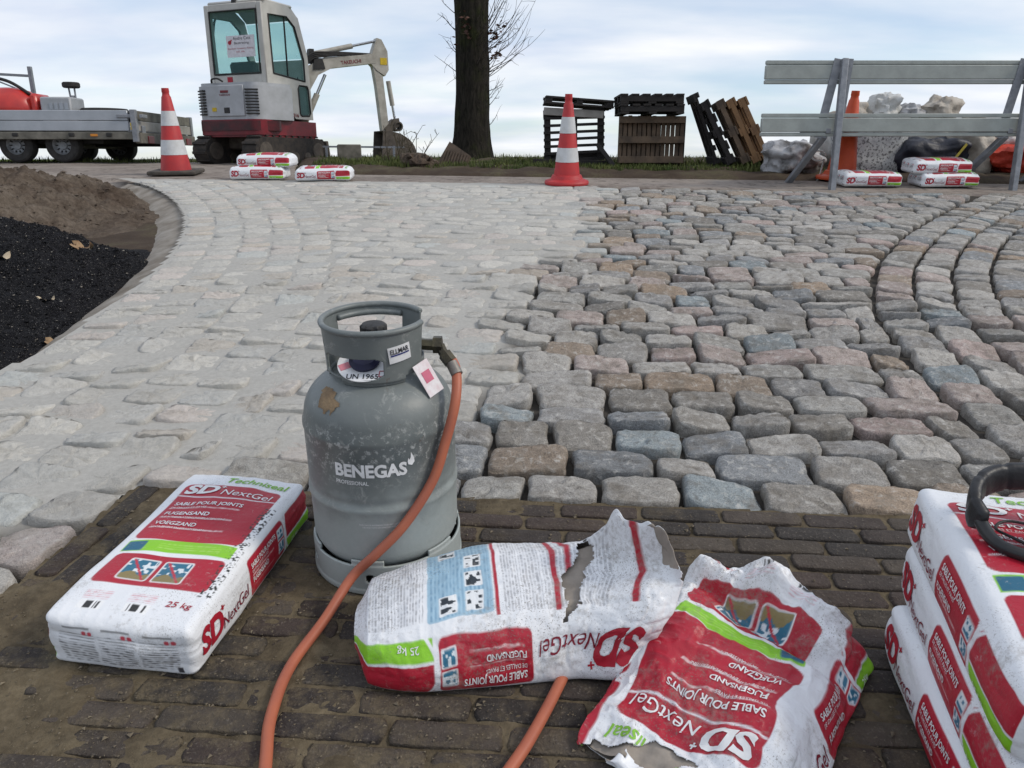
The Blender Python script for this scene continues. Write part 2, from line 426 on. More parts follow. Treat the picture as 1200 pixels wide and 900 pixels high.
m_bed = t.out(t.mix(a.outputs['Alpha'], sand, fill), .95, t.bump(t.noise(220, 3, .7, p), .5, .004), 0, .2)
cols = np.ones((BX.size, 4), np.float32); cols[:, 3] = sstep(.25, .8, G.ravel())
paving = mk('cobblestone_paving', np.stack([BX, BY, BZ], -1).reshape(-1, 3), f[keep], m_bed, smooth=True, cols=cols); paving['kind'] = 'structure'
TV = [sett_template(100 + i, 16) for i in range(14)]; TN = [sett_template(500 + i, 32, 7.5, 1.25) for i in range(22)]
sett_me = []
for i, (V, F) in enumerate(TN):
    me = bpy.data.meshes.new('sett'); me.from_pydata(V.tolist(), [], F); me.polygons.foreach_set('use_smooth', [True] * len(F)); me.materials.append(m_sett_o); sett_me.append(me)
def sett_color(x, y):
    c = PAL[rng.choice(len(PAL), p=PW)] * rng.uniform(.88, 1.22); return c, float(grouted(x, y))
VV, FF, CC = [], [], []; off = 0; n_ind = 0
for q in setts:
    x, y, rz, l, wd = q; c, g = sett_color(x, y); i = rng.integers(len(TV)); i2 = rng.integers(len(TN)); flip = rng.choice((0, math.pi))
    h = rng.normal(.002, .0032) * (1 - .75 * g) - .001
    M = ground_matrix(x, y, rz + flip, h)
    seen = abs(x) < .68 * y + .1 and y > 1.35
    if n_ind < 300 and seen:
        n_ind += 1
        o = link_copy(sett_me[i2], 'sett', paving, M @ Matrix.Diagonal((l, wd, 1, 1))); o.color = (*c, g)
    else:
        V, F = TV[i]; A = np.array(M); P = V * np.array([l, wd, 1]); VV.append(P @ A[:3, :3].T + A[:3, 3]); FF.append(np.array([f_ if len(f_) == 4 else (*f_, f_[0]) for f_ in F]) + off)
        CC.append(np.tile(np.array([*c, g]), (len(V), 1))); off += len(V)
FF = [[tuple(r) if r[3] != r[0] else tuple(r[:3]) for r in A.tolist()] for A in FF]
far = mk('far_setts', np.concatenate(VV), [r for A in FF for r in A], m_sett_v, paving, True, np.concatenate(CC)); far['kind'] = 'stuff'

# concrete haunch along the outer side of the left border
hv = []; ha = np.linspace(-.45, .75, 90)
for k, (r, z) in enumerate(((LR0 + .02, -.03), (LR0 - .05, -.035), (LR0 - .16, -.075), (LR0 - .26, -.13))):
    rr = r + .02 * fbm(ha * 12, k * 3.1, 0, 3, 12) * (k > 0); x = LC[0] + rr * np.cos(ha); y = LC[1] + rr * np.sin(ha)
    hv.append(np.stack([x, y, prof(y) + z + .008 * fbm(ha * 30, k, 0, 3, 2)], -1))
m_conc = simple('rough_concrete', (.32, .295, .26), (.17, .145, .115), 5, .95, bump=.6, bscale=90, bdist=.006, world=True)
mk('concrete_haunch', np.concatenate(hv), grid_faces(90, 4), m_conc, paving, True)

# ---- dark brick paving in front
mudf = lambda x, y: np.clip(.75 * sstep(.35, -.75, x + .5 * (y - 1.1)) + .45 * sstep(1.55, 1.0, y) + .25 + .5 * fbm(x * 2.1, y * 2.6, 0, 4, 21), 0, 1)
dx = np.arange(-1.7, 1.9, .009); dy = np.arange(.62, 2.06, .009); DX, DY = np.meshgrid(dx, dy)
md = mudf(DX, DY)
DZ = prof(DY) - .0055 + .003 * fbm(DX * 14, DY * 14, 0, 4, 30) + md * (.0035 + .0045 * fbm(DX * 10, DY * 13, 0, 5, 33, .6)) 
f = grid_faces(len(dx), len(dy)); cxf, cyf = DX.ravel()[f].mean(1), DY.ravel()[f].mean(1)
keep = (cyf < front_y(cxf) + .012) & (left_R(cxf, cyf) > LR1 - .0)
t = NT('trodden_dirt'); p = t.pos(); nn = t.noise(40, 6, .7, p)
m_dirt = t.out(t.mix(t.ramp(t.noise(5, 6, .65, p), .35, .65), t.mix(t.ramp(nn, .3, .7), (.062, .048, .031), (.105, .082, .053)), t.mix(t.ramp(nn, .3, .7), (.11, .086, .053), (.18, .145, .094))), .95, t.bump(t.math('ADD', nn, t.noise(190, 3, .7, p)), .6, .006), 0, .2)
bricks = mk('brick_paving', np.stack([DX, DY, DZ], -1).reshape(-1, 3), f[keep], m_dirt, smooth=True); bricks['kind'] = 'structure'
brick_me = []
for i in range(10):
    V, F = sett_template(300 + i, n=20, power=14.0, bumpy=.42, depth=.04)
    V = V.copy(); n = 20
    for k, (sc_, z) in enumerate(((.99, -.05), (1, -.010), (1.0, -.005), (.985, -.0015), (.93, 0), (.5, .0004))):
        V[k * n:(k + 1) * n, :2] = V[n:2 * n, :2] * sc_; V[k * n:(k + 1) * n, 2] = z + np.random.default_rng(i * 7 + k).normal(0, .0006, n)
    V[-1, 2] = .0005
    me = bpy.data.meshes.new('brick'); me.from_pydata(V.tolist(), [], F); me.polygons.foreach_set('use_smooth', [True] * len(F)); me.materials.append(m_brick_o); brick_me.append(me)
BP = np.array([(.082, .065, .056), (.066, .054, .049), (.105, .084, .068), (.09, .066, .056), (.072, .062, .055), (.115, .094, .075)])
def lay(x, y, rz, l, wd):
    o = link_copy(brick_me[rng.integers(10)], 'brick', bricks, ground_matrix(x, y, rz + rng.normal(0, .006), rng.normal(0, .0016)) @ Matrix.Diagonal((l, wd, 1, 1)))
    o.color = (*(BP[rng.integers(6)] * rng.uniform(.62, .98)), float(np.clip(mudf(x, y) * 1.1, 0, 1)))
for j in range(2):                                   # two courses along the arc
    r = LR1 + .012 + .062 * (j + .5); a = -.30 + .013 * j
    while True:
        am = a + .1 / r; x, y = LC[0] + r * math.cos(am), LC[1] + r * math.sin(am)
        if y > front_y(x) - .02: break
        if y > .85: lay(x, y, am + math.pi / 2, .195, .055)
        a += .203 / r
rw = .0605
for i in range(17):
    yv = 1.838 - .006 - rw * (i + .5); xl = float(left_x(yv + .08, LR1 + .14)); x = xl - (.1 if i % 2 else 0) + rng.normal(0, .008)
    lim = .70 * yv + .14
    while x < 1.3:
        l = .204 + rng.normal(0, .002); xx0 = max(x, xl); cx = (xx0 + x + l) / 2
        if x + l - xx0 > .05 and abs(cx) < lim: lay(cx, yv - .076 * cx, -.076, x + l - xx0 - .0075, rw - .0065)
        x += l

# crumbs of sand and grit on the bricks
def crumbs(name, parent, X_, Y_, Z_, S_, mat, seed):
    g = np.random.default_rng(seed); n = len(X_); base = np.array([(1, 0, 0), (-.5, .86, 0), (-.5, -.86, 0), (0, 0, .9), (.1, .1, -.7)]); 
    V = base[None] * (1 + g.normal(0, .3, (n, 5, 1))) * S_[:, None, None]; a = g.uniform(0, 6.28, n); c, s = np.cos(a), np.sin(a)
    V = np.stack([V[..., 0] * c[:, None] - V[..., 1] * s[:, None], V[..., 0] * s[:, None] + V[..., 1] * c[:, None], V[..., 2] * .7], -1) + np.stack([X_, Y_, Z_], -1)[:, None]
    f0 = np.array([(0, 1, 3), (1, 2, 3), (2, 0, 3), (1, 0, 4), (2, 1, 4), (0, 2, 4)]); F = (f0[None] + 5 * np.arange(n)[:, None, None]).reshape(-1, 3)
    o = mk(name, V.reshape(-1, 3), F, mat, parent); o['kind'] = 'stuff'; return o
_g = np.random.default_rng(55); _x = _g.uniform(-1.3, 1.25, 9000); _y = _g.uniform(.95, 1.86, 9000); _k = (_y < front_y(_x)) & (left_R(_x, _y) > LR1 + .01) & (_g.random(9000) < .12 + mudf(_x, _y)); _x, _y = _x[_k], _y[_k]
m_grit = simple('sandy_grit', (.20, .165, .115), (.085, .068, .048), 40, .95, bump=0, world=True)
crumbs('grit', bricks, _x, _y, prof(_y) + .002, np.clip(_g.lognormal(-6.3, .5, len(_x)), .0008, .006), m_grit, 5)
# ================================================================== LETTERING (built-in font, one pass)
TXT = {}
def want(*specs):
    for body, bold in specs: TXT[(body, bold)] = None
want(('Techniseal', .012), ('SD', .045), ('+', .03), ('NextGel', .0), ('SABLE POUR JOINTS', .02), ('DE DALLES ET PAVES', 0), ('FUGENSAND', .02), ('FUR BODENPLATTEN UND PFLASTERSTEINE', 0),
     ('VOEGZAND', .02), ('VOOR TEGELS EN STRAATSTENEN', 0), ('25 kg', .006), ('BENEGAS', .04), ('PROFESSIONAL', .015), ('UN 1965', .015), ('ELLMAR', .018),
     ('THIS GAS IS INTENDED FOR INDUSTRIAL USE', 0), ('USE ONLY WITH AN APPROVED REGULATOR', 0),
     ('TB016', .03), ('TAKEUCHI', .02), ('Andre Cats', .0), ('Bestrating', .0), ('Straatwerk - Grondwerk - Riolering', .0), ('tel. 06', 0))
_objs = []
for (body, bold) in TXT:
    c = bpy.data.curves.new('lettering', 'FONT'); c.body = body; c.size = 1; c.offset = bold; c.resolution_u = 3; c.fill_mode = 'FRONT'
    o = bpy.data.objects.new('lettering', c); COL.objects.link(o); _objs.append(((body, bold), o, c))
_dg = bpy.context.evaluated_depsgraph_get()
for k, o, c in _objs:
    me = bpy.data.meshes.new_from_object(o.evaluated_get(_dg)); me.calc_loop_triangles()
    V = np.array([v.co[:2] for v in me.vertices]); T = np.array([t.vertices[:] for t in me.loop_triangles])
    V = V - np.array([V[:, 0].min(), 0]); cap = V[:, 1].max() if body else 1
    TXT[k] = (V / .70, T); bpy.data.meshes.remove(me)
for k, o, c in _objs: bpy.data.objects.remove(o); bpy.data.curves.remove(c)
def text(body, bold, height, x=0, y=0, width=None, split=1, shear=0.0):
    """2-D triangles of a line of text; height = cap height"""
    V, T = TXT[(body, bold)]; V = V * height
    if width: V = V * np.array([width / V[:, 0].max(), 1])
    V = V + np.array([x, y]); V = V + np.stack([(V[:, 1] - y) * shear, 0 * V[:, 0]], -1)
    for _ in range(split):
        n = len(V); a, b, c = T[:, 0], T[:, 1], T[:, 2]
        e = np.sort(np.concatenate([T[:, [0, 1]], T[:, [1, 2]], T[:, [2, 0]]]), 1); ue, inv = np.unique(e, axis=0, return_inverse=True); inv = inv.ravel()
        V = np.concatenate([V, V[ue].mean(1)]); m = inv.reshape(3, -1) + n
        T = np.concatenate([np.stack(q, -1) for q in ((a, m[0], m[2]), (m[0], b, m[1]), (m[2], m[1], c), (m[0], m[1], m[2]))])
    return V, T
def pile_up(*vt):
    Vs, Ts, o = [], [], 0
    for V, T in vt: Vs.append(V); Ts.append(T + o); o += len(V)
    return np.concatenate(Vs), np.concatenate(Ts)
def plain(name, c, rough=.5, spec=.4, metal=0): return simple(name, c, tuple(k * .8 for k in c), 30, rough, metal, bump=.08, bscale=120, bdist=.001, spec=spec)
RED, GREEN, WHITE, BLUE = (.40, .012, .030), (.24, .56, .022), (.76, .775, .80), (.02, .12, .20)
m_ired, m_iwhite, m_igreen, m_iwine, m_iblack = plain('red_ink', RED), plain('white_ink', (.80, .80, .80)), plain('green_ink', (.24, .52, .05)), plain('wine_ink', (.22, .012, .03)), plain('black_ink', (.02, .02, .022))
m_iteal = plain('teal_ink', (.01, .30, .36))

# ================================================================== SAND BAGS
BW, BL, BH = .29, .545, .112
def rr(x, y, cx, cy, hx, hy, r, px=.002):
    qx, qy = np.abs(x - cx) - hx + r, np.abs(y - cy) - hy + r
    d = np.hypot(np.maximum(qx, 0), np.maximum(qy, 0)) + np.minimum(np.maximum(qx, qy), 0) - r
    return np.clip(.5 - d / px, 0, 1)
def over(c, m, col):
    m = np.asarray(m)[..., None]; return c * (1 - m) + np.array(col) * m
def lines(x, y, pitch, seed, fill=.55, grain=.006):
    """rows of tiny print"""
    row = np.floor(y / pitch); ph = y / pitch - row
    return (ph < fill) * np.clip(.62 + .55 * noise(x / grain, row * 7.3, 0, seed), 0, 1)
def paint_top(x, t, code=False):
    """front of the bag; x from its left edge, t from its top end"""
    c = np.tile(np.array(WHITE), (*x.shape, 1))
    c = over(c, rr(x, t, .150, .185, .120, .112, .016), RED)
    c = over(c, rr(x, t, .150, .118 + .012 * np.sin((x - .03) * 13), .119, .0018, .001), WHITE)
    for k, tt in enumerate((.172, .212, .252)): c = over(c, rr(x, t, .125, tt, .085, .0022, .001) * lines(x, t, .0022, 40 + k, .8), (.75, .6, .6))
    c = over(c, rr(x, t, .150, .397, .120, .048, .014), RED)
    wave = .008 * np.sin((x - .03) * 12)
    c = over(c, rr(x, t + wave, .150, .325, .120, .0205, .001), GREEN)
    c = over(c, rr(x, t + wave, .150, .3455, .1205, .0018, .001), WHITE)
    c = over(c, rr(x, t + wave, .052, .325, .020, .0165, .003), BLUE)
    c = over(c, rr(x, t + wave, .17, .325, .07, .010, .001) * lines(x, t, .007, 3, .5) * .5, (.5, .75, .2))
    for cx in (.105, .178):
        c = over(c, rr(x, t, cx, .397, .032, .033, .006), (.8, .8, .8)); inside = rr(x, t, cx, .397, .029, .030, .004)
        c = over(c, inside, (.03, .15, .24)); c = over(c, inside * (t > .408 + .006 * np.sin((x - cx) * 150)) * ((t - .40) > .3 * np.abs(x - cx)), (.24, .19, .08))
        c = over(c, inside * (noise(x * 130, t * 130, 0, 5) > .28) * (t < .405), (.7, .75, .78)); c = over(c, inside * (np.abs((x - cx) - (t - .397) * .8) < .003), (.5, .03, .05))
    for k, cx in enumerate((.075, .165)):
        c = over(c, rr(x, t, cx, .478, .026, .013, .001) * lines(x, t, .0055, 60 + k) * .55, (.6, .15, .2))
        c = over(c, rr(x, t, cx, .506, .024, .011, .002) * 1.0, (.82, .82, .82)); c = over(c, rr(x, t, cx, .506, .019, .009, .001) * (np.sin(x * 1250 + 3 * np.sin(x * 700)) > -.25), (.03, .03, .03))
    if code: c = over(c, rr(x, t, .273, .30, .013, .155, .001) * (noise(x * 300, t * 260, 0, 77) > .35), (.03, .03, .03))
    return c
def paint_side(s, b):
    """gusset; s along the reading direction, b up from the back towards the front face"""
    c = np.tile(np.array(WHITE), (*s.shape, 1))
    c = over(c, rr(s, b, .305, .056, .085, .042, .010), RED)
    c = over(c, rr(s, b, .475, .056, .075, .042, .008), RED)
    c = over(c, rr(s, b, .475, .028, .0752, .017, .002), WHITE); c = over(c, rr(s, b, .475, .026, .0752, .0145, .002), GREEN)
    c = over(c, np.clip(.5 - (np.abs(s - .392 - .25 * (b - .056) ** 2 / .05 * 2) - .0035) / .002, 0, 1) * (np.abs(b - .056) < .045), WHITE)
    for k, bb in enumerate((.040, .072)):
        c = over(c, rr(s, b, .372, bb, .0145, .0135, .003), (.8, .8, .8)); c = over(c, rr(s, b, .372, bb, .0122, .0115, .002), (.03, .16, .26))
        c = over(c, rr(s, b, .372, bb, .0122, .0115, .002) * (noise(s * 170, b * 170, k, 6) > .25), (.65, .72, .75))
    for k, bb in enumerate((.036, .058)): c = over(c, rr(s, b, .285, bb, .05, .0022, .001) * lines(s, b, .0024, 90 + k, .8), (.7, .5, .5))
    return c
def paint_end(x, b):
    c = np.tile(np.array(WHITE), (*x.shape, 1))
    for k in range(3):
        cx = .065 + k * .080
        c = over(c, rr(x, b, cx, .050, .036, .034, .001) * lines(x, b, .0062, 20 + k, .55, .007) * .85, (.10, .10, .11))
        c = over(c, rr(x, b, cx, .096, .028, .0022, .001) * .7, (.1, .1, .1))
        for q in (.016, .028): c = over(c, rr(x, b, cx + q, .086, .0048, .0045, .004), (.55, .06, .09))
    c = over(c, rr(x, b, .262, .018, .006, .007, .001), (.05, .05, .06))
    return c
def paint_back(x, t):
    c = np.tile(np.array(WHITE), (*x.shape, 1))
    c = over(c, (rr(x, t, .145, .47, .125, .055, .004)) * lines(x, t, .006, 31, .6, .006) * .65, (.2, .2, .22))
    c = over(c, rr(x, t, .145, .345, .130, .062, .004), (.33, .50, .62))
    c = over(c, rr(x, t, .145, .345, .126, .058, .004) * lines(x, t, .0075, 33, .5, .01) * .55, (.10, .22, .36))
    for k in range(4):
        for j in range(2):
            cx, ct = .05 + k * .062, .318 + j * .050
            if noise(np.array(k * 3.3), np.array(j * 5.1), 0, 4) < -.35: continue
            c = over(c, rr(x, t, cx, ct, .024, .017, .003), (.75, .77, .78)); c = over(c, rr(x, t, cx, ct, .021, .014, .003) * (noise(x * 140, t * 140, k + 4 * j, 9) > .15), (.03, .04, .05))
    c = over(c, rr(x, t, .145, .276, .140, .0035, .001), RED)
    c = over(c, rr(x, t, .145, .178, .135, .085, .004) * lines(x, t, .0055, 35, .6, .005) * .6, (.2, .2, .22))
    for tt in (.150, .172): c = over(c, rr(x, t, .145, tt, .140, .0042, .001), RED)
    c = over(c, rr(x, t, .145, .06, .135, .0045, .001), RED)
    return c
def bag_material(name, dirt=.5, grey=.0, inner=False):
    t = NT(name); p = t.obj()
    a = t.new('VertexColor', layer_name='col'); c = a.outputs['Color']
    d = t.ramp(t.math('ADD', t.math('MULTIPLY', t.noise(9, 6, .7, p), .6), t.math('MULTIPLY', t.noise(110, 3, .7, p), .4)), .62 - .10 * dirt, .78 - .08 * dirt)
    c = t.mix(t.math('MULTIPLY', d, .75), c, (.26, .23, .195))
    s = t.math('MULTIPLY', t.ramp(t.noise(330, 2, .6, p), .58, .66), t.ramp(t.noise(7, 4, .6, p), .46, .62))
    c = t.mix(t.math('MULTIPLY', s, .8 * dirt), c, (.17, .15, .125))
    sc = t.ramp(t.noise(30, 6, .75, p, 1.2), .62, .70); c = t.mix(t.math('MULTIPLY', sc, .30), c, (.62, .61, .60))
    wr = t.noise(22, 5, .6, p, .8); wr2 = t.noise(75, 3, .6, p, .4)
    return t.out(c, .42, t.bump(t.math('ADD', wr, t.math('MULTIPLY', wr2, .35)), .40, .006), 0, .45)
m_bag, m_bagd = bag_material('printed_plastic_sack', .6), bag_material('scuffed_printed_sack', 1.0)
m_inner = simple('sack_lining', (.36, .315, .27), (.24, .21, .18), 18, .9, bump=.3)

def box_points(res):
    """grid over the six faces of the bag: (faces, positions in bag space, colours, per-face lists)"""
    nx, ny, nz = [max(4, int(round(d / res))) + 1 for d in (BW, BL, BH)]
    xs, ys, zs = np.linspace(-BW / 2, BW / 2, nx), np.linspace(-BL / 2, BL / 2, ny), np.linspace(0, BH, nz)
    out = []
    def g(a, b): return [q.ravel() for q in np.meshgrid(a, b)]
    A, B = g(xs, ys); out.append(('top', np.stack([A, B, 0 * A + BH], -1), grid_faces(nx, ny)))
    A, B = g(xs[::-1], ys); out.append(('back', np.stack([A, B, 0 * A], -1), grid_faces(nx, ny)))
    A, B = g(ys, zs); out.append(('right', np.stack([0 * A + BW / 2, A, B], -1), grid_faces(ny, nz)))
    A, B = g(ys[::-1], zs); out.append(('left', np.stack([0 * A - BW / 2, A, B], -1), grid_faces(ny, nz)))
    A, B = g(xs, zs); out.append(('near', np.stack([A, 0 * A - BL / 2, B], -1), grid_faces(nx, nz)))
    A, B = g(xs[::-1], zs); out.append(('far', np.stack([A, 0 * A + BL / 2, B], -1), grid_faces(nx, nz)))
    return out
def bag_colour(face, P, code):
    x, y, z = P[:, 0], P[:, 1], P[:, 2]
    if face == 'top': return paint_top(x + BW / 2, BL / 2 - y, code)
    if face == 'back': return paint_back(BW / 2 - x, BL / 2 - y)
    if face == 'right': return paint_side(y + BL / 2, z)
    if face == 'left': return paint_side(BL / 2 - y, z)
    if face == 'near': return paint_end(x + BW / 2, z)
    return np.tile(np.array(WHITE), (len(P), 1))
def bag_shape(P, seed, puff=.016, wrinkle=.004, radius=.02, extra=None):
    """filled sack: rounded block, bulging, creased towards its ends"""
    h = np.array([BW / 2, BL / 2, BH / 2]); c = P - np.array([0, 0, BH / 2])
    q = np.clip(c, -(h - radius), h - radius); d = c - q; n = np.linalg.norm(d, axis=1, keepdims=True)
    c = q + d / np.maximum(n, 1e-9) * np.minimum(n, radius)
    u, v, w_ = c[:, 0] / h[0], c[:, 1] / h[1], c[:, 2] / h[2]
    up = np.clip(w_ * .5 + .5, 0, 1)
    c = c.copy()
    c[:, 2] += puff * up * (1 - u ** 4) * (1 - v ** 6) - .004 * up * np.abs(v) ** 5
    c[:, 0] += u * .010 * (1 - w_ ** 2) * (1 - v ** 4); c[:, 1] += v * .008 * (1 - w_ ** 2) * (1 - u ** 2)
    e = np.abs(v) ** 3 * (1 - .4 * np.abs(w_)); x, y, z = c[:, 0], c[:, 1], c[:, 2]
    c[:, 0] += wrinkle * .9 * ridge(x * 7, y * 5, z * 16, 3, seed) * (.35 + e); c[:, 1] += wrinkle * .7 * ridge(x * 9, y * 5, z * 12, 2, seed + 5) * (.25 + e)
    c[:, 2] += wrinkle * (fbm(x * 11, y * 8, 0, 2, seed + 9) * .55 + ridge(x * 9, y * 6, z * 8, 3, seed + 9) * 1.1 * e) * up + .007 * fbm(x * 5, y * 4, 0, 2, seed + 3) * up
    c[:, 2] += BH / 2; c[:, 2] = np.maximum(c[:, 2], 0.0)
    return extra(c, P) if extra else c
def ftext(body, bold, height, x, t, *a): return text(body, bold, height, x, -t, *a)   # front face: t is measured down from the top end
def bag_letters(front=True, sides=('left', 'right'), big_only=False):
    """[(ink, face, V2, T)] in face coordinates"""
    out = []
    if front:
        out.append((m_igreen, 'top', *ftext('Techniseal', .012, .025, .112, .056, .155, 1, .12)))
        out.append((m_iwhite, 'top', *pile_up(ftext('SD', .045, .033, .040, .112, .080, 2, .12), ftext('+', .03, .013, .122, .090, .012, 0))))
        out.append((m_iwhite, 'top', *ftext('NextGel', 0, .024, .134, .118, .120, 1, .12)))
        out.append((m_iwhite, 'top', *pile_up(ftext('SABLE POUR JOINTS', .02, .0125, .045, .162, .165, 1), ftext('FUGENSAND', .02, .0125, .045, .203, .105, 1), ftext('VOEGZAND', .02, .0125, .045, .243, .095, 1))))
        out.append((m_iwhite, 'top', *pile_up(ftext('DE DALLES ET PAVES', 0, .006, .045, .175, .085, 0), ftext('FUR BODENPLATTEN UND PFLASTERSTEINE', 0, .006, .045, .216, .15, 0), ftext('VOOR TEGELS EN STRAATSTENEN', 0, .006, .045, .256, .12, 0))))
        out.append((m_ired, 'top', *ftext('25 kg', .006, .014, .215, .492, .05, 1, .15)))
    for s in sides:
        out.append((m_ired, s, *pile_up(text('SD', .045, .050, .022, .034, .078, 2, .1), text('+', .03, .014, .098, .074, .014, 0))))
        out.append((m_iwine, s, *text('NextGel', 0, .026, .100, .034, .105, 1, .1)))
        out.append((m_iwhite, s, *pile_up(text('SABLE POUR JOINTS', .02, .011, .232, .076, .115, 1), text('FUGENSAND', .02, .011, .232, .044, .072, 1), text('DE DALLES ET PAVES', 0, .006, .232, .066, .075, 0), text('25 kg', .006, .010, .425, .019, .04, 0))))
    return out
def face_to_box(face, V):
    """face reading coordinates -> bag space"""
    a, b = V[:, 0], V[:, 1]
    if face == 'top': return np.stack([a - BW / 2, BL / 2 + b, 0 * a + BH], -1)
    if face == 'right': return np.stack([0 * a + BW / 2, a - BL / 2, b], -1)
    if face == 'left': return np.stack([0 * a - BW / 2, BL / 2 - a, b], -1)
def put_letters(fn, letters, parent, off=.0016):
    for k, (ink, face, V, T) in enumerate(letters):
        P = fn(face, V); e = .0015
        Pa, Pb = fn(face, V + np.array([e, 0])), fn(face, V + np.array([0, e]))
        n = np.cross(Pa - P, Pb - P); n /= np.maximum(np.linalg.norm(n, axis=1, keepdims=True), 1e-12)
        mk('lettering', P + n * off, T, ink, parent, True)['kind'] = 'stuff'
def bag_mesh(name, parent, seed, res, mat, code=False, cut=None, **kw):
    VV, FF, CC, o = [], [], [], 0
    for face, P, F in box_points(res):
        C = bag_colour(face, P, code); S = bag_shape(P, seed, **kw)
        if cut is not None:
            kill = cut(face, P); F = F[~kill[F].any(1)]
        VV.append(S); FF.append(F + o); CC.append(C); o += len(P)
    V = np.concatenate(VV); F = np.concatenate(FF); C = np.concatenate(CC)
    key = np.round(np.concatenate([P for _, P, _ in box_points(res)]) / (res * .05)).astype(np.int64)
    _, first, inv = np.unique(key, axis=0, return_index=True, return_inverse=True); inv = inv.ravel()
    ob = mk(name, V[first], inv[F], mat, parent, True, C[first])
    return ob
def sand_bag(label, M, seed, res, mat, group, code=False, letters=True, sides=('left', 'right'), name='sand_bag', cut=None, **kw):
    t = thing(name, label, 'bag', M, group)
    b = bag_mesh('sack', t, seed, res, mat, code, cut, **kw)
    if letters:
        L = bag_letters(True, sides)
        if cut is not None: L = [(ink, fc, V, T[~cut(fc, face_to_box(fc, V))[T].any(1)]) for ink, fc, V, T in L]
        put_letters(lambda face, V: bag_shape(face_to_box(face, V), seed, **kw), L, t)
    return t, b
TILT = 6.2
# the closed bag beside the gas bottle
sand_bag('full white and red sand bag lying flat with black printed dot code along its edge', ground_matrix(-.690, 1.497, R(-8), .001), 11, .0021, m_bag, None, code=True, puff=.012, wrinkle=.004, radius=.014)
# stack of three beside the headset
_gs = 'stacked sand bags under the headset'
sand_bag('full sand bag at the bottom of the stack that carries the headset', ground_matrix(.818, 1.005, R(-9), .001), 23, .003, m_bag, _gs, sides=('left',), puff=.004, wrinkle=.004)
sand_bag('full sand bag in the middle of the stack that carries the headset', ground_matrix(.835, 1.030, R(-12), .108), 37, .003, m_bag, _gs, sides=('left',), puff=.004, wrinkle=.004)
sand_bag('full sand bag on top of its stack with a black headset lying on it', ground_matrix(.838, 1.045, R(-13), .217), 41, .0026, m_bag, _gs, sides=('left',), puff=.012, wrinkle=.004)

# slumped, torn bag lying on its printed front, hole near its top end
def slump(c, P):
    x, y, z = c[:, 0], c[:, 1], c[:, 2]; u, v = P[:, 0] / (BW / 2), P[:, 1] / (BL / 2)
    up = np.clip(z / BH, 0, 1.3); c = c.copy()
    low = .62 - .26 * sstep(-.3, 1.0, v) - .16 * sstep(-.6, 1, u) * sstep(-.6, .6, v)          # emptier towards the torn top end
    fold = .030 * sstep(.55, -.2, np.abs(v + .62)) * sstep(-.9, .4, u)                          # raised, folded bottom end
    c[:, 2] = z * low + up * (.018 * np.exp(-((v + .72) / .24) ** 2) - .030 * np.exp(-((v + .45 + .15 * u) / .10) ** 2) + .022 * np.exp(-((v - .25 + .3 * u) / .35) ** 2))
    c[:, 2] += up * (.010 * ridge(x * 7 + 3, y * 7, 0, 4, 61) + .012 * np.abs(noise(x * 9, y * 9, 0, 62)))
    c[:, 0] += .012 * ridge(x * 2, y * 6, z * 9, 3, 63) * (1 - np.abs(u) ** 8 * .2) ; c[:, 1] += .012 * ridge(x * 6, y * 3, z * 9, 3, 64)
    spread = 1 + .06 * (1 - up); c[:, 0] *= spread; c[:, 0] -= .055 * np.clip(1 - up, 0, 1) * sstep(.5, 1, -u)
    fb = np.maximum(-.10 - c[:, 1], 0); c[:, 1] += fb * .36; c[:, 2] += up * np.minimum(fb, .1) * .16 * (1 + ridge(x * 11, y * 5, 0, 3, 66))      # bottom end pushed together
    c[:, 2] = np.maximum(c[:, 2], .0)
    return c
def hole2(face, P):
    x, y = P[:, 0], P[:, 1]; j = .012 * fbm(x * 45, y * 45, 0, 4, 71)
    a = (face == 'top') & (((x - .03) / .062) ** 2 + ((y - .236 - .25 * (x - .03)) / (.017 + .008 * np.sin(x * 60))) ** 2 < 1 + 26 * j)
    b = ((face == 'far') | (face == 'top')) & (x > .085 + 2 * j) & (y > BL / 2 - .018 + j)
    return a | b
tb, sk = sand_bag('slumped, half empty sand bag with a ragged hole, its printed front up', ground_matrix(.402, 1.185, R(143), .001), 53, .0024, m_bagd, None, sides=('left',), cut=hole2, puff=.006, wrinkle=.008, radius=.03, extra=slump)
sk.data.materials.append(m_inner); md_ = sk.modifiers.new('thickness', 'SOLIDIFY'); md_.thickness = .0011; md_.offset = -1; md_.material_offset = 1
P_ = [(f_, p_, g_) for f_, p_, g_ in box_points(.006) if f_ == 'top'][0]; ip = bag_shape(P_[1], 53, puff=.006, wrinkle=.008, radius=.03, extra=slump); near_top = (P_[1][:, 1] > .16)
ip[:, 2] -= .006 + .004 * noise(ip[:, 0] * 30, ip[:, 1] * 30, 0, 3); F_ = P_[2][near_top[P_[2]].all(1)]; u_ = np.unique(F_); mp = -np.ones(len(ip), int); mp[u_] = np.arange(len(u_)); mk('inner_ply', ip[u_], mp[F_], m_inner, tb, True)
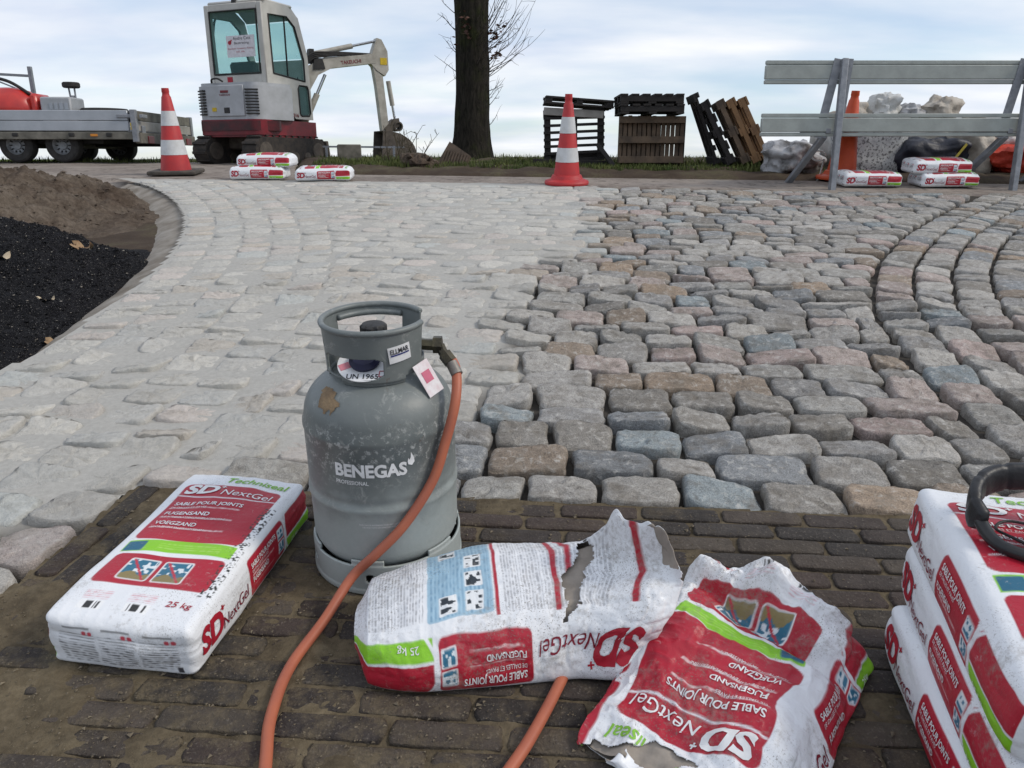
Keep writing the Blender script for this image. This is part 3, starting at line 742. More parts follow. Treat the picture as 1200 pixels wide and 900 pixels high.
# the bag torn open at its top end, back of the print up
ST = [(-.012, [(.09, .03), (.075, .045), (.085, .062), (.12, .068), (.16, .066), (.19, .05), (.19, .03), (.14, .022)]),
      (.015, [(.03, .004), (.012, .045), (.040, .088), (.11, .100), (.18, .098), (.235, .07), (.24, .005), (.13, .002)]),
      (.10, [(.005, 0), (-.012, .055), (.030, .108), (.11, .128), (.19, .126), (.26, .09), (.27, 0), (.13, 0)]),
      (.24, [(.0, 0), (-.010, .062), (.035, .118), (.12, .145), (.21, .140), (.28, .10), (.29, 0), (.14, 0)]),
      (.36, [(.0, 0), (.0, .068), (.035, .122), (.12, .150), (.20, .145), (.27, .105), (.28, 0), (.14, 0)]),
      (.44, [(.0, 0), (.006, .072), (.035, .128), (.10, .165), (.16, .168), (.22, .115), (.23, 0), (.12, 0)]),
      (.50, [(.01, .0), (.02, .080), (.035, .140), (.075, .180), (.10, .185), (.13, .12), (.14, .0), (.08, 0)]),
      (.545, [(.03, .0), (.034, .075), (.040, .125), (.055, .160), (.066, .165), (.075, .115), (.075, .02), (.05, 0)])]
SX = np.array([s for s, _ in ST]); SP = np.array([p for _, p in ST])
CB = np.array([0, .095, .18, .315, .44, .55, .68, .84, 1.0])        # where the control points sit round the girth
def loft(xa, c):
    xa = np.asarray(xa, float); c = np.asarray(c, float) % 1.0
    def cr(P0, P1, P2, P3, t): return .5 * (2 * P1 + (P2 - P0) * t + (2 * P0 - 5 * P1 + 4 * P2 - P3) * t * t + (3 * P1 - P0 - 3 * P2 + P3) * t ** 3)
    k = np.clip(np.searchsorted(CB, c, 'right') - 1, 0, 7); tc_ = ((c - CB[k]) / (CB[k + 1] - CB[k]))[:, None]
    i = np.clip(np.searchsorted(SX, xa, 'right') - 1, 0, len(SX) - 2); tx = ((xa - SX[i]) / (SX[i + 1] - SX[i]))[:, None]
    def sec(ii):
        ii = np.clip(ii, 0, len(SX) - 1); return cr(SP[ii, (k - 1) % 8], SP[ii, k], SP[ii, (k + 1) % 8], SP[ii, (k + 2) % 8], tc_)
    q = cr(sec(i - 1), sec(i), sec(i + 1), sec(i + 2), tx)
    P = np.stack([xa, q[:, 0], q[:, 1]], -1)
    free = sstep(.30, .50, xa); low = np.clip(P[:, 2] / .05, 0, 1)
    X, Y, Z = P.T
    P[:, 1] += low * (.005 + .003 * free) * ridge(X * 8, Y * 6, Z * 9, 4, 81); P[:, 2] += low * (.004 + .004 * free) * ridge(X * 9, Y * 8, Z * 5, 4, 83)
    P[:, 0] += low * .007 * (ridge(X * 4, Y * 8, Z * 8, 3, 85) * (.4 + free)) + .035 * free * sstep(.05, .22, Z) - .02 * free * np.sin(Z * 22)
    # the lip behind the tear is pulled up to a point
    P[:, 2] += .014 * sstep(.36, .50, xa); P[:, 1] -= .055 * sstep(.38, .545, xa)                      # lies over the edge of the other bag
    lip = sstep(.405, .46, xa) * sstep(.58, .48, xa) * np.exp(-((c - .42) / .05) ** 2); P[:, 2] += lip * (.085 + .02 * noise(X * 60, c * 60, 0, 87)); P[:, 0] -= lip * .015
    P[:, 2] = np.maximum(P[:, 2], 0)
    return P
def torn_girth(xa, c):
    """paint for the lofted sack"""
    col = np.tile(np.array(WHITE), (len(xa), 1)); s = .535 - xa
    g = (c < .18); col[g] = paint_side(s[g], .112 - (c[g] / .18) * .0 - (.112 * (c[g] / .18)))
    k = (c >= .185) & (c < .56); col[k] = paint_back((c[k] - .18) / .37 * BW, s[k])
    f_ = (c >= .68); col[f_] = paint_top((1 - c[f_]) / .32 * BW, s[f_])
    return col
na, nc = 290, 330
A, Cc = np.meshgrid(np.linspace(SX[0], SX[-1], na), np.linspace(0, 1, nc, endpoint=False)); A, Cc = A.T.ravel(), Cc.T.ravel()
V = loft(A, Cc); F = grid_faces(nc, na, True)
jag = .011 * fbm(A * 60, Cc * 50, 0, 4, 91)
tear = (np.abs(A - (.395 + .16 * (Cc - .30) + .005 * np.sin(Cc * 40))) < (.013 * np.sin(np.clip((Cc - .155) / .30, 0, 1) * np.pi) ** .6 + jag * .45)) & (Cc > .155) & (Cc < .455)
endj = (A > SX[-1] - .004 - .5 * jag) & (Cc > .36) & (Cc < .52)
F = F[~(tear | endj)[F].any(1)]
o_ = len(V); V = np.concatenate([V, V[:nc].mean(0, keepdims=True)]); F = F.tolist() + [(o_, (i + 1) % nc, i) for i in range(nc)]
tb = thing('sand_bag', 'half empty sand bag torn open at one end, ragged flap standing up', 'bag', ground_matrix(-.275, 1.166, R(6.5), .001))
C4 = np.concatenate([torn_girth(A, Cc), np.array([WHITE])])
sk = mk('sack', V, [f_[::-1] for f_ in F], [m_bagd, m_inner], tb, True, C4)
md_ = sk.modifiers.new('thickness', 'SOLIDIFY'); md_.thickness = .0011; md_.offset = -1; md_.material_offset = 1
ia, ic = np.meshgrid(np.linspace(.34, .425, 40), np.linspace(.13, .47, 60)); ia, ic = ia.ravel(), ic.ravel(); ip = loft(ia, ic); cen = loft(ia, 0 * ic + .84) * .5 + loft(ia, 0 * ic + .33) * .5
ip = ip + (cen - ip) * (.10 + .05 * sstep(.34, .44, ia))[:, None]; mk('inner_ply', ip, grid_faces(40, 60), m_inner, tb, True)
def torn_face(face, V2): return loft(.535 - V2[:, 0], .18 * (1 - V2[:, 1] / .112))
put_letters(torn_face, [l for l in bag_letters(False, ('left',))], tb, .0016)

# far bags on the road, coarser
_g2 = 'sand bags piled on the road by the excavator'; _g3 = 'sand bags lying under the bench'
def far_bag(label, x, y, rz, h, seed, grp):
    Ms = ground_matrix(x, y, rz, h)
    return sand_bag(label, Ms, seed, .006, m_bag, grp, sides=('right',) if abs(rz) > 0 else ('left',), puff=.022, wrinkle=.006, radius=.035)
far_bag('full sand bag lying flat, the upper one stacked by the digger', -2.50, 8.18, R(-92), .118, 5, _g2)
far_bag('full sand bag under another one, in the low pile by the digger', -2.57, 8.13, R(-89), .002, 6, _g2)
far_bag('full sand bag lying alone at the end of the low pile by the digger', -1.88, 8.00, R(-86), .002, 7, _g2)
far_bag('full sand bag lying singly on the road by the front bench leg', 3.36, 7.53, R(-91), .002, 8, _g3)
far_bag('full sand bag lying under another one beneath the bench', 4.06, 7.50, R(-88), .002, 9, _g3)
far_bag('full sand bag lying on top of another one beneath the bench', 3.99, 7.52, R(-90), .118, 10, _g3)

# ================================================================== GAS BOTTLE
t = NT('grey_bottle_paint'); p = t.obj(); s_ = t.new('SeparateXYZ'); t.t.links.new(p, s_.inputs[0])
n1_, n2_, n3_ = t.noise(14, 6, .65, p), t.noise(70, 5, .7, p), t.noise(5, 4, .6, p)
c = t.mix(t.ramp(n1_, .3, .7), (.135, .152, .150), (.165, .182, .178))
worn = t.math('MULTIPLY', t.ramp(n2_, .50, .66), t.ramp(t.math('ADD', s_.outputs[2], t.math('MULTIPLY', n3_, .12)), .30, .40), True)
low = t.ramp(t.math('ADD', s_.outputs[2], t.math('MULTIPLY', t.math('SUBTRACT', n1_, .5), .12)), .245, .16)
c = t.mix(t.math('MULTIPLY', low, .85), c, t.mix(n2_, (.34, .375, .365), (.44, .48, .465)))
band = t.math('MULTIPLY', t.ramp(s_.outputs[2], .25, .31), t.ramp(s_.outputs[2], .40, .36), True)
c = t.mix(t.math('MULTIPLY', t.math('MULTIPLY', band, t.ramp(n1_, .38, .6)), .7), c, (.085, .10, .10))
c = t.mix(t.math('MULTIPLY', t.math('MULTIPLY', band, t.ramp(n2_, .54, .64)), .85), c, (.46, .47, .455))
dust = t.ramp(t.noise(26, 8, .8, p, 1.0), .55, .68)
c = t.mix(t.math('MULTIPLY', dust, .5), c, (.44, .44, .415))
scr = t.ramp(t.noise(9, 9, .8, p, 2.5), .66, .70); c = t.mix(t.math('MULTIPLY', scr, .6), c, (.09, .10, .095))
rust = t.ramp(t.noise(24, 6, .7, p, 1.5), .67, .73); c = t.mix(rust, c, (.12, .06, .03))
m_bottle = t.out(c, .45, t.bump(t.math('ADD', n2_, t.math('MULTIPLY', n1_, .6)), .18, .003), 0, .5)
m_rub = simple('black_rubber', (.022, .022, .023), (.045, .043, .042), 20, .6, bump=.3)
m_brass = simple('weathered_brass', (.11, .095, .06), (.05, .045, .035), 40, .45, .7, bump=.3)
m_dark = simple('dark_opening', (.012, .012, .012), (.02, .02, .02), 20, .8, bump=0)
m_tape = simple('brown_tape', (.25, .175, .10), (.15, .10, .06), 30, .8, bump=.5, bscale=80)
GM = ground_matrix(-.287, 1.618, 0, .001)
gb = thing('gas_cylinder', 'grey steel gas bottle with worn paint standing on the bricks', 'gas bottle', GM)
RB_ = .161
prf = [(.001, .030), (.10, .032), (.142, .050), (RB_ - .004, .078), (RB_, .094), (RB_, .1905), (RB_ + .003, .196), (RB_ + .0035, .201), (RB_ + .003, .206), (RB_ - .001, .212), (RB_ - .001, .222), (RB_ + .001, .228), (RB_, .235), (RB_, .345), (RB_ + .0022, .350), (RB_ + .002, .357), (RB_ - .002, .370)]
for k in range(1, 14):
    a = k / 13 * math.pi / 2 * .97; prf.append(((RB_ - .003) * math.cos(a) ** .80 if k < 13 else .02, .370 + .098 * math.sin(a)))
mb = MB(); mb.lathe(prf, 72); mb.build('body', m_bottle, gb, 'all', fixn=True)
# foot ring with slots
def ring(name, r, z0, z1, nth, nz, hole, mat, thick, zfun=None, rfun=None):
    th = np.linspace(0, 2 * np.pi, nth, endpoint=False); zz = np.linspace(z0, z1, nz); TH, ZZ = np.meshgrid(th, zz); TH, ZZ = TH.ravel(), ZZ.ravel()
    rad = r if rfun is None else rfun(ZZ, TH); Zp = ZZ if zfun is None else zfun(ZZ, TH)
    V = np.stack([rad * np.cos(TH), rad * np.sin(TH), Zp], -1); F = grid_faces(nth, nz, True); k = hole(TH, ZZ); F = F[~k[F].any(1)]
    used = np.unique(F); mp = -np.ones(len(V), int); mp[used] = np.arange(len(used))
    o = mk(name, V[used], mp[F], mat, gb, True); m = o.modifiers.new('thickness', 'SOLIDIFY'); m.thickness = thick; m.offset = 0
    return o
def adiff(a, b): return np.abs((a - b + np.pi) % (2 * np.pi) - np.pi)
fh = lambda th, z: np.any([np.hypot(adiff(th, a) * RB_, z - .040) < .0085 for a in np.arange(0, 6.28, 1.02) + .55], axis=0) | ((z > .070) & (np.cos(th * 6 + .7) > -.2))
ring('foot_ring', RB_ + .0055, .0, .082, 330, 34, fh, m_bottle, .005, rfun=lambda z, th: RB_ + .003 + .002 * (z < .012) - .002 * (z > .07))
# collar: open on one side, hand window in front, grip slot behind
CR = .099
def ch(th, z):
    gap = (adiff(th, R(8)) < R(20)) & (z > .4880)
    frontw = (adiff(th, R(-112)) * CR < .070 - np.maximum(0, np.abs(z - .4920) - .014) * 2.2) & (np.abs(z - .4920) < .021)
    backw = (adiff(th, R(105)) * CR < .075) & (np.abs(z - .5260) < .024)
    slot = (adiff(th, R(-158)) * CR < .005) & (np.abs(z - .5280) < .008)
    notch = (z < .4670) & (np.cos(th * 3 + 1.2) > .4680)
    return gap | frontw | backw | slot | notch
ring('collar', CR, .4540, .5660, 380, 70, ch, m_bottle, .0045, rfun=lambda z, th: CR + .006 * ((z - .4540) / .112) ** 2 - .004 * (z < .4620))
th = np.linspace(R(30), R(346), 90)
mb = MB(); mb.tube([(float((CR + .006) * math.cos(a)), float((CR + .006) * math.sin(a)), .5670) for a in th], .0062, 10); mb.build('rolled_rim', m_bottle, gb, 'all')
mb = MB(); mb.tube([((CR + .001) * math.cos(a), (CR + .001) * math.sin(a), .5510) for a in np.linspace(R(62), R(148), 30)], .0068, 10); mb.build('grip_bar', m_bottle, gb, 'all')
# valve
mb = MB(); mb.lathe([(.001, .4580), (.030, .4600), (.030, .4760), (.016, .4800), (.013, .5180), (.001, .5180)], 24); mb.tube([(0, 0, .4960), (.055, .012, .5020), (.085, .018, .5060)], .012, 12); mb.build('valve', m_brass, gb, True)
mb = MB(); k_ = []
for z, r0 in ((.5300, .012), (.5320, .024), (.5380, .0265), (.5520, .0265), (.5560, .023), (.5570, .001)): k_.append((r0, z))
o = len(mb.v); mb.lathe(k_, 40)
for i, vv in enumerate(mb.v):
    r0 = math.hypot(vv[0], vv[1]); a = math.atan2(vv[1], vv[0]); kf = 1 + .06 * math.copysign(1, math.sin(a * 10)) * (r0 > .025); mb.v[i] = (vv[0] * kf, vv[1] * kf, vv[2])
mb.lathe([(.007, .5080), (.007, .5330)], 12); mb.build('valve_knob', m_rub, gb, True)
# round hazard disc tilted in the hand window
m_disc = simple('white_label', (.72, .72, .72), (.62, .62, .63), 30, .5180, bump=.05)
DM = Matrix.Translation((-.012, -.052, .4880)) @ Matrix.Rotation(R(22), 4, 'X')
mb = MB(); mb.lathe([(.020, 0), (.056, 0), (.056, .0016), (.020, .0016)], 48); disc = mb.build('hazard_disc', m_disc, gb, True, DM)
V, T = text('UN 1965', .015, .0135, -.032, -.048, .064, 1); mk('lettering', np.column_stack([V, np.full(len(V), .0023)]), T, m_iblack, disc)
mb = MB(); mb.box((.043, -.026, .0022), (.020, .0016, .0008)); mb.box((.043, -.042, .0022), (.020, .0016, .0008)); mb.box((.033, -.034, .0022), (.0016, .016, .0008)); mb.box((.053, -.034, .0022), (.0016, .016, .0008)); mb.build('red_frame', m_ired, disc)
mb = MB(); mb.box((-.040, -.012, .0022), (.022, .018, .0008), Matrix.Rotation(.5180, 3, 'Z')); mb.build('pink_mark', plain('pink_ink', (.62, .22, .26)), disc)
mb = MB(); mb.lathe([(.001, .003), (.030, .003), (.032, .010), (.024, .018), (.001, .02)], 24); mb.build('blue_seal', plain('navy_plastic', (.012, .012, .05)), disc, True)
def on_cyl(V, ang0, z0, r): a = ang0 + V[:, 0] / r; return np.stack([r * np.cos(a), r * np.sin(a), z0 + V[:, 1]], -1)
def decal(name, w_, h_, ang, z, r, mat, parent, rot=0, n=14):
    X_, Y_ = np.meshgrid(np.linspace(-w_ / 2, w_ / 2, n), np.linspace(-h_ / 2, h_ / 2, 6)); c_, s_ = math.cos(rot), math.sin(rot)
    V = np.stack([X_.ravel() * c_ - Y_.ravel() * s_, X_.ravel() * s_ + Y_.ravel() * c_], -1); return mk(name, on_cyl(V, ang, z, r), grid_faces(n, 6), mat, parent, True)
dl = decal('sticker', .050, .034, R(-52), .5210, CR + .0068, m_disc, gb, R(6))
V, T = text('ELLMAR', .018, .010, -.021, .002, .042, 1); V = V @ np.array([[math.cos(R(6)), math.sin(R(6))], [-math.sin(R(6)), math.cos(R(6))]]); mk('lettering', on_cyl(V, R(-52), .5210, CR + .0078), T, m_iblack, dl)
decal('blue_bar', .042, .003, R(-52), .5200, CR + .0080, plain('navy_ink', (.02, .03, .16)), dl, R(6))
m_tag = simple('white_pink_tag', (.70, .68, .69), (.62, .5180, .5380), 60, .5180, bump=.05)
mb = MB(); mb.bar((.098, -.050, .4880), (.133, -.062, .4260), .042, .0012, up=(.6, -.6, .6)); tg_ = mb.build('paper_tag', m_tag, gb)
mb = MB(); mb.bar((.1085, -.0535, .4715), (.120, -.0575, .4505), .022, .0016, up=(.6, -.6, .6)); mb.build('pink_mark', plain('pink_print', (.5680, .12, .2)), tg_)
# lettering on the body
A0 = R(-90) - math.atan2(-.293, 1.618) * 0
ang = R(-89)
V, T = text('BENEGAS', .04, .027, -.075, 0, .150, 2); mk('lettering', on_cyl(V, ang, .284, RB_ + .0012), T, m_iwhite, gb)
V, T = text('PROFESSIONAL', .015, .0085, -.075, 0, .070, 1); mk('lettering', on_cyl(V, ang, .2655, RB_ + .0012), T, m_iwhite, gb)
V, T = pile_up(text('THIS GAS IS INTENDED FOR INDUSTRIAL USE', 0, .0032, -.032, 0, .10, 0), text('USE ONLY WITH AN APPROVED REGULATOR', 0, .0032, -.025, -.006, .085, 0)); mk('lettering', on_cyl(V, ang, .170, RB_ + .0012), T, m_iwhite, gb)
fl = np.array([(.0, .0), (.008, -.003), (.014, .003), (.013, .011), (.007, .022), (.006, .012), (.003, .008), (.001, .012), (-.001, .006)]) + np.array([.078, .020])
mk('flame_mark', on_cyl(fl * np.array([1.0, 1.2]), ang, .280, RB_ + .0013), [tuple(range(len(fl)))], m_iwhite, gb)
# brown tape remains on the shoulder
def shoulder(th, rr_):
    pr = np.array(prf[16:]); zz = np.interp(-rr_, -pr[:, 0], pr[:, 1]); return np.stack([rr_ * np.cos(th), rr_ * np.sin(th), zz + .0016], -1)
TH, RR = np.meshgrid(np.linspace(R(-148), R(-108), 46), np.linspace(.150, .112, 30)); TH, RR = TH.ravel(), RR.ravel()
F = grid_faces(46, 30); u_ = (TH - R(-128)) / R(20); v_ = (RR - .131) / .019
lump = (np.hypot((u_ + .25) / .55, (v_ + .45) / .55) < 1 + .35 * fbm(TH * 14, RR * 90, 0, 3, 5)) | (np.hypot((u_ - .1) / .6, (v_ - .45) / .55) < 1 + .35 * fbm(TH * 14, RR * 90, 0, 3, 6))
F = F[lump[F].all(1)]; used = np.unique(F); mp = -np.ones(len(TH), int); mp[used] = np.arange(len(used))
Vt = shoulder(TH, RR); Vt[:, 2] += .0014 * np.abs(fbm(TH * 30, RR * 200, 0, 3, 7)); mk('brown_tape', Vt[used], mp[F], m_tape, gb, True)

# ================================================================== HOSE
m_hose = simple('orange_gas_hose', (.42, .125, .065), (.34, .10, .06), 12, .5, bump=.15, bscale=150, bdist=.001, world=True)
def G_(x, y, h): return np.array([x, y, float(prof(y)) + h])
bt = lambda a, r, z: np.array((GM @ Vector((r * math.cos(a), r * math.sin(a), z)))[:])
hp = [bt(R(2), .146, .488), bt(R(-6), .170, .464), bt(R(-22), .184, .41), bt(R(-34), .180, .33), bt(R(-46), .176, .255), bt(R(-68), .176, .175), bt(R(-88), .181, .115), bt(R(-104), .195, .062),
      G_(-.375, 1.345, .024), G_(-.413, 1.235, .012), G_(-.418, 1.14, .011), G_(-.405, 1.05, .011), G_(-.36, .92, .011), G_(-.24, .83, .011), G_(-.09, .87, .011), G_(.0, 1.01, .011), G_(.043, 1.09, .011), G_(.088, 1.19, .011), G_(.115, 1.26, .011)]
hs = thing('gas_hose', 'orange rubber gas hose running from the bottle valve across the bricks', 'hose', Matrix.Identity(4))
mb = MB(); mb.tube(spline(hp, 14), .0105, 14); mb.build('hose_pipe', m_hose, hs, 'all')
a_, b_ = Vector(bt(R(10), .088, .506)), Vector(bt(R(4), .135, .505)); c_, d_ = Vector(bt(R(2), .141, .492)), Vector(bt(R(-6), .168, .466))
mb = MB(); mb.tube([a_, b_], .0125, 6); mb.tube([Vector(bt(R(6), .122, .505)), Vector(bt(R(5), .140, .505))], .019, 6); mb.tube([b_, c_, d_], .0105, 6); mb.tube([c_.lerp(d_, .15), c_.lerp(d_, .7)], .0145, 6); mb.build('regulator', m_brass, hs, True)
mb = MB(); mb.tube([c_.lerp(d_, .75), Vector(bt(R(-10), .176, .454))], .0125, 12); mb.build('hose_clamp', simple('dull_steel', (.30, .28, .25), (.2, .18, .16), 40, .45, .7), hs, True)

# ================================================================== HEADSET on the stack
m_pad = simple('black_padding', (.016, .016, .018), (.03, .03, .032), 25, .45, bump=.4, bscale=60)
hd = thing('headset', 'black padded headset lying on the top sand bag', 'headset', Matrix.Identity(4))
def H(x, y, h): return (x, y, float(prof(y)) + h)
band = spline([H(.950, 1.13, .405), H(.905, 1.185, .412), H(.855, 1.203, .410), H(.810, 1.200, .405), H(.776, 1.180, .396), H(.757, 1.150, .382), H(.757, 1.124, .368)], 10)
V = []; n = len(band); ns = 12
for i, p in enumerate(band):
    tg2 = band[min(i + 1, n - 1)] - band[max(i - 1, 0)]; tg2 /= np.linalg.norm(tg2); up = np.array([0, 0, 1.0]); sd_ = np.cross(tg2, up); sd_ /= np.linalg.norm(sd_); up = np.cross(sd_, tg2)
    k = 1 - .10 * (i % 12 in (0, 1)); e = .6 + .4 * min(1, i / 4, (n - 1 - i) / 4)
    for j in range(ns):
        a = 2 * math.pi * j / ns; cs = lambda v_: math.copysign(abs(v_) ** .6, v_)
        V.append(p + sd_ * cs(math.cos(a)) * .0105 * k * e + up * cs(math.sin(a)) * .024 * k * e)
F = grid_faces(ns, n, True).tolist() + [tuple(range(ns))[::-1], tuple((n - 1) * ns + j for j in range(ns))]
mk('headband', np.array(V), F, m_pad, hd, True)
m_plast = simple('black_plastic', (.014, .015, .017), (.03, .03, .03), 15, .35, bump=.1)
mb = MB(); mb.tube(spline([H(.757, 1.130, .372), H(.757, 1.10, .362), H(.768, 1.072, .358), H(.80, 1.048, .358), H(.845, 1.030, .360), H(.90, 1.022, .365)], 8), .0105, 10); mb.build('cup_arm', m_plast, hd, 'all')
for (x, y, h) in ((.842, 1.085, .372), (.955, 1.06, .380)):
    cm = Matrix.Translation(H(x, y, h)) @ Matrix.Rotation(R(68), 4, 'X') @ Matrix.Rotation(R(20), 4, 'Y')
    mb = MB(); mb.lathe([(.001, -.022), (.026, -.022), (.034, -.012), (.037, 0), (.037, .006), (.030, .012), (.036, .016), (.038, .024), (.030, .032), (.018, .032), (.001, .026)], 28); cup = mb.build('ear_cup', m_plast, hd, True, cm)
    mb = MB(); mb.tube([(.041 * math.cos(a), .041 * math.sin(a), -.004) for a in np.linspace(-1.7, 1.7, 16)], .0035, 8); mb.build('wire_bow', simple('steel_wire', (.05, .05, .05), (.10, .10, .10), 20, .3, .6), cup, 'all')
mb = MB(); mb.tube(spline([H(.842, 1.045, .352), H(.80, 1.10, .357), H(.792, 1.14, .352), H(.83, 1.16, .352), H(.90, 1.12, .352)], 8), .0025, 8); mb.build('cable', m_rub, hd, 'all')
# ================================================================== SPOIL HEAPS, LEAVES
def heap_grid(name, x0, x1, y0, y1, step, hfun, mat, label, cat):
    xs, ys = np.arange(x0, x1, step), np.arange(y0, y1, step); X_, Y_ = np.meshgrid(xs, ys); Hh = hfun(X_, Y_)
    V = np.stack([X_, Y_, prof(Y_) - .10 + Hh], -1).reshape(-1, 3); F = grid_faces(len(xs), len(ys)); k = (Hh.ravel() > -.03)[F].any(1); F = F[k]
    used = np.unique(F); mp = -np.ones(len(V), int); mp[used] = np.arange(len(used)); o = mk(name, V[used], mp[F], mat, None, True); return tag(o, label, cat)
def soil_h(x, y):
    d = np.hypot((x + 4.95) / 2.1, (y - 6.2) / 1.75) + .10 * fbm(x * 1.2, y * 1.2, 0, 3, 41)
    b = .70 * np.clip(1 - d, -.1, 1) ** 1.0 * np.where(d < 1, 1, .5)
    l = fbm(x * 5, y * 5, 0, 5, 42, .62); l2 = ridge(x * 9, y * 9, 0, 3, 44)
    return b + np.clip(b * 9, 0, 1) * (.05 * l + .012 * l2 + .020 * fbm(x * 17, y * 17, 0, 3, 46, .7)) - .012
t = NT('loose_soil'); p = t.pos(); a_, b_, c_ = t.noise(2.5, 6, .6, p), t.noise(22, 6, .7, p), t.noise(120, 3, .7, p)
m_soil = t.out(t.mix(t.ramp(a_, .35, .62), t.mix(t.ramp(b_, .3, .7), (.048, .034, .025), (.115, .085, .064)), t.mix(t.ramp(b_, .3, .7), (.085, .066, .050), (.21, .172, .136))), .95, t.bump(t.math('ADD', b_, t.math('MULTIPLY', c_, .4)), .9, .025), 0, .15)
_sh = heap_grid('soil_heap', -7.6, -1.9, 3.9, 8.4, .028, soil_h, m_soil, 'heap of loose brown soil and clods beside the trailer', 'soil heap')
def black_h(x, y):
    d = LR0 - .17 - left_R(x, y) + .05 * fbm(x * 3, y * 3, 0, 4, 51)
    b = .34 * (1 - np.exp(-np.maximum(d, 0) / .62)) - .06 * (d < 0)
    b = b * sstep(5.35, 4.55, y + .12 * fbm(x * 2, y * 2, 0, 3, 53) + .12 * (x + 2)) - .05 * (y > 5.3)
    return b + np.clip(b * 12, 0, 1) * (.030 * fbm(x * 6, y * 6, 0, 5, 55, .6) + .012 * fbm(x * 34, y * 34, 0, 2, 57)) - .004
t = NT('black_asphalt_grit'); p = t.pos(); a_, b_ = t.noise(260, 2, .6, p), t.noise(70, 4, .7, p); s2 = t.new('TexVoronoi'); s2.inputs['Scale'].default_value = 120; t.t.links.new(p, s2.inputs['Vector'])
c = t.mix(t.ramp(b_, .3, .7), (.006, .006, .008), (.016, .016, .019)); c = t.mix(t.ramp(t.noise(190, 2, .5, p), .64, .70), c, (.20, .19, .18))
m_black = t.out(c, .9, t.bump(t.math('ADD', t.math('MULTIPLY', s2.outputs['Distance'], 1.2), b_), 1.0, .014), 0, .2)
_ah = heap_grid('asphalt_heap', -4.6, -1.5, 1.0, 5.6, .02, black_h, m_black, 'low heap of black crumbled asphalt along the grouted setts', 'asphalt heap')
_g = np.random.default_rng(8); _x, _y = _g.uniform(-6.5, -2.2, 5200), _g.uniform(4.3, 8.0, 5200); _h = soil_h(_x, _y); _k = _h > .02; _x, _y, _h = _x[_k], _y[_k], _h[_k]
crumbs('clods', _sh, _x, _y, prof(_y) - .10 + _h + .004, np.clip(_g.lognormal(-4.95, .5, len(_x)), .003, .026), m_soil, 9)
_x, _y = _g.uniform(-3.6, -1.7, 16000), _g.uniform(2.2, 5.2, 16000); _h = black_h(_x, _y); _k = _h > .012; _x, _y, _h = _x[_k], _y[_k], _h[_k]
crumbs('grains', _ah, _x, _y, prof(_y) - .10 + _h + .002, np.clip(_g.lognormal(-5.2, .45, len(_x)), .002, .018), m_black, 10)
_k = _g.random(len(_x)) < .07; crumbs('pale_grains', _ah, _x[_k] + .01, _y[_k], prof(_y[_k]) - .10 + _h[_k] + .005, np.clip(_g.lognormal(-5.6, .4, int(_k.sum())), .002, .008), m_conc, 11)
m_leaf = simple('dry_leaf', (.36, .25, .14), (.22, .12, .06), 30, .8, bump=.3)
m_leaf2 = simple('pale_dry_leaf', (.50, .42, .30), (.40, .32, .22), 30, .8, bump=.3)
def leaf(label, x, y, rz, s, mat, hf):
    g_ = np.random.default_rng(int(abs(x * 1000))); n = 11; tt = np.linspace(0, 1, n); wv = .32 * np.sin(np.pi * tt) ** .7 * (1 + .25 * np.sin(tt * 18)); V = []
    for q, sg in ((wv, 1), (0 * wv, 0), (wv, -1)): V.append(np.stack([(tt - .5) * s, sg * q * s, .16 * s * np.abs(sg) * np.sin(tt * 7 + sg) + .10 * s * (tt - .5) ** 2 * 4 + .02 * s], -1))
    z = float(prof(y) - .10 + hf(np.array([x]), np.array([y]))[0]) + .006
    o = mk('dead_leaf', np.concatenate(V), grid_faces(n, 3), mat, None, True, None, Matrix.Translation((x, y, z)) @ Matrix.Rotation(rz, 4, 'Z')); tag(o, label, 'leaf', 'dead leaves on the black heap')
leaf('curled orange-brown dead leaf near the top of the black heap', -2.62, 4.72, -.5, .17, m_leaf, black_h)
leaf('pale beige dead leaf lying low on the black heap', -2.32, 3.12, .2, .12, m_leaf2, black_h)
leaf('small pale dead leaf high on the black heap', -2.72, 4.1, .9, .11, m_leaf2, black_h)
leaf('dull brown dead leaf at the edge of the black heap beside the setts', -2.02, 3.30, -.4, .10, m_leaf, black_h)
leaf('tiny tan dead leaf in the middle of the black heap', -2.28, 3.72, .3, .08, m_leaf2, black_h)

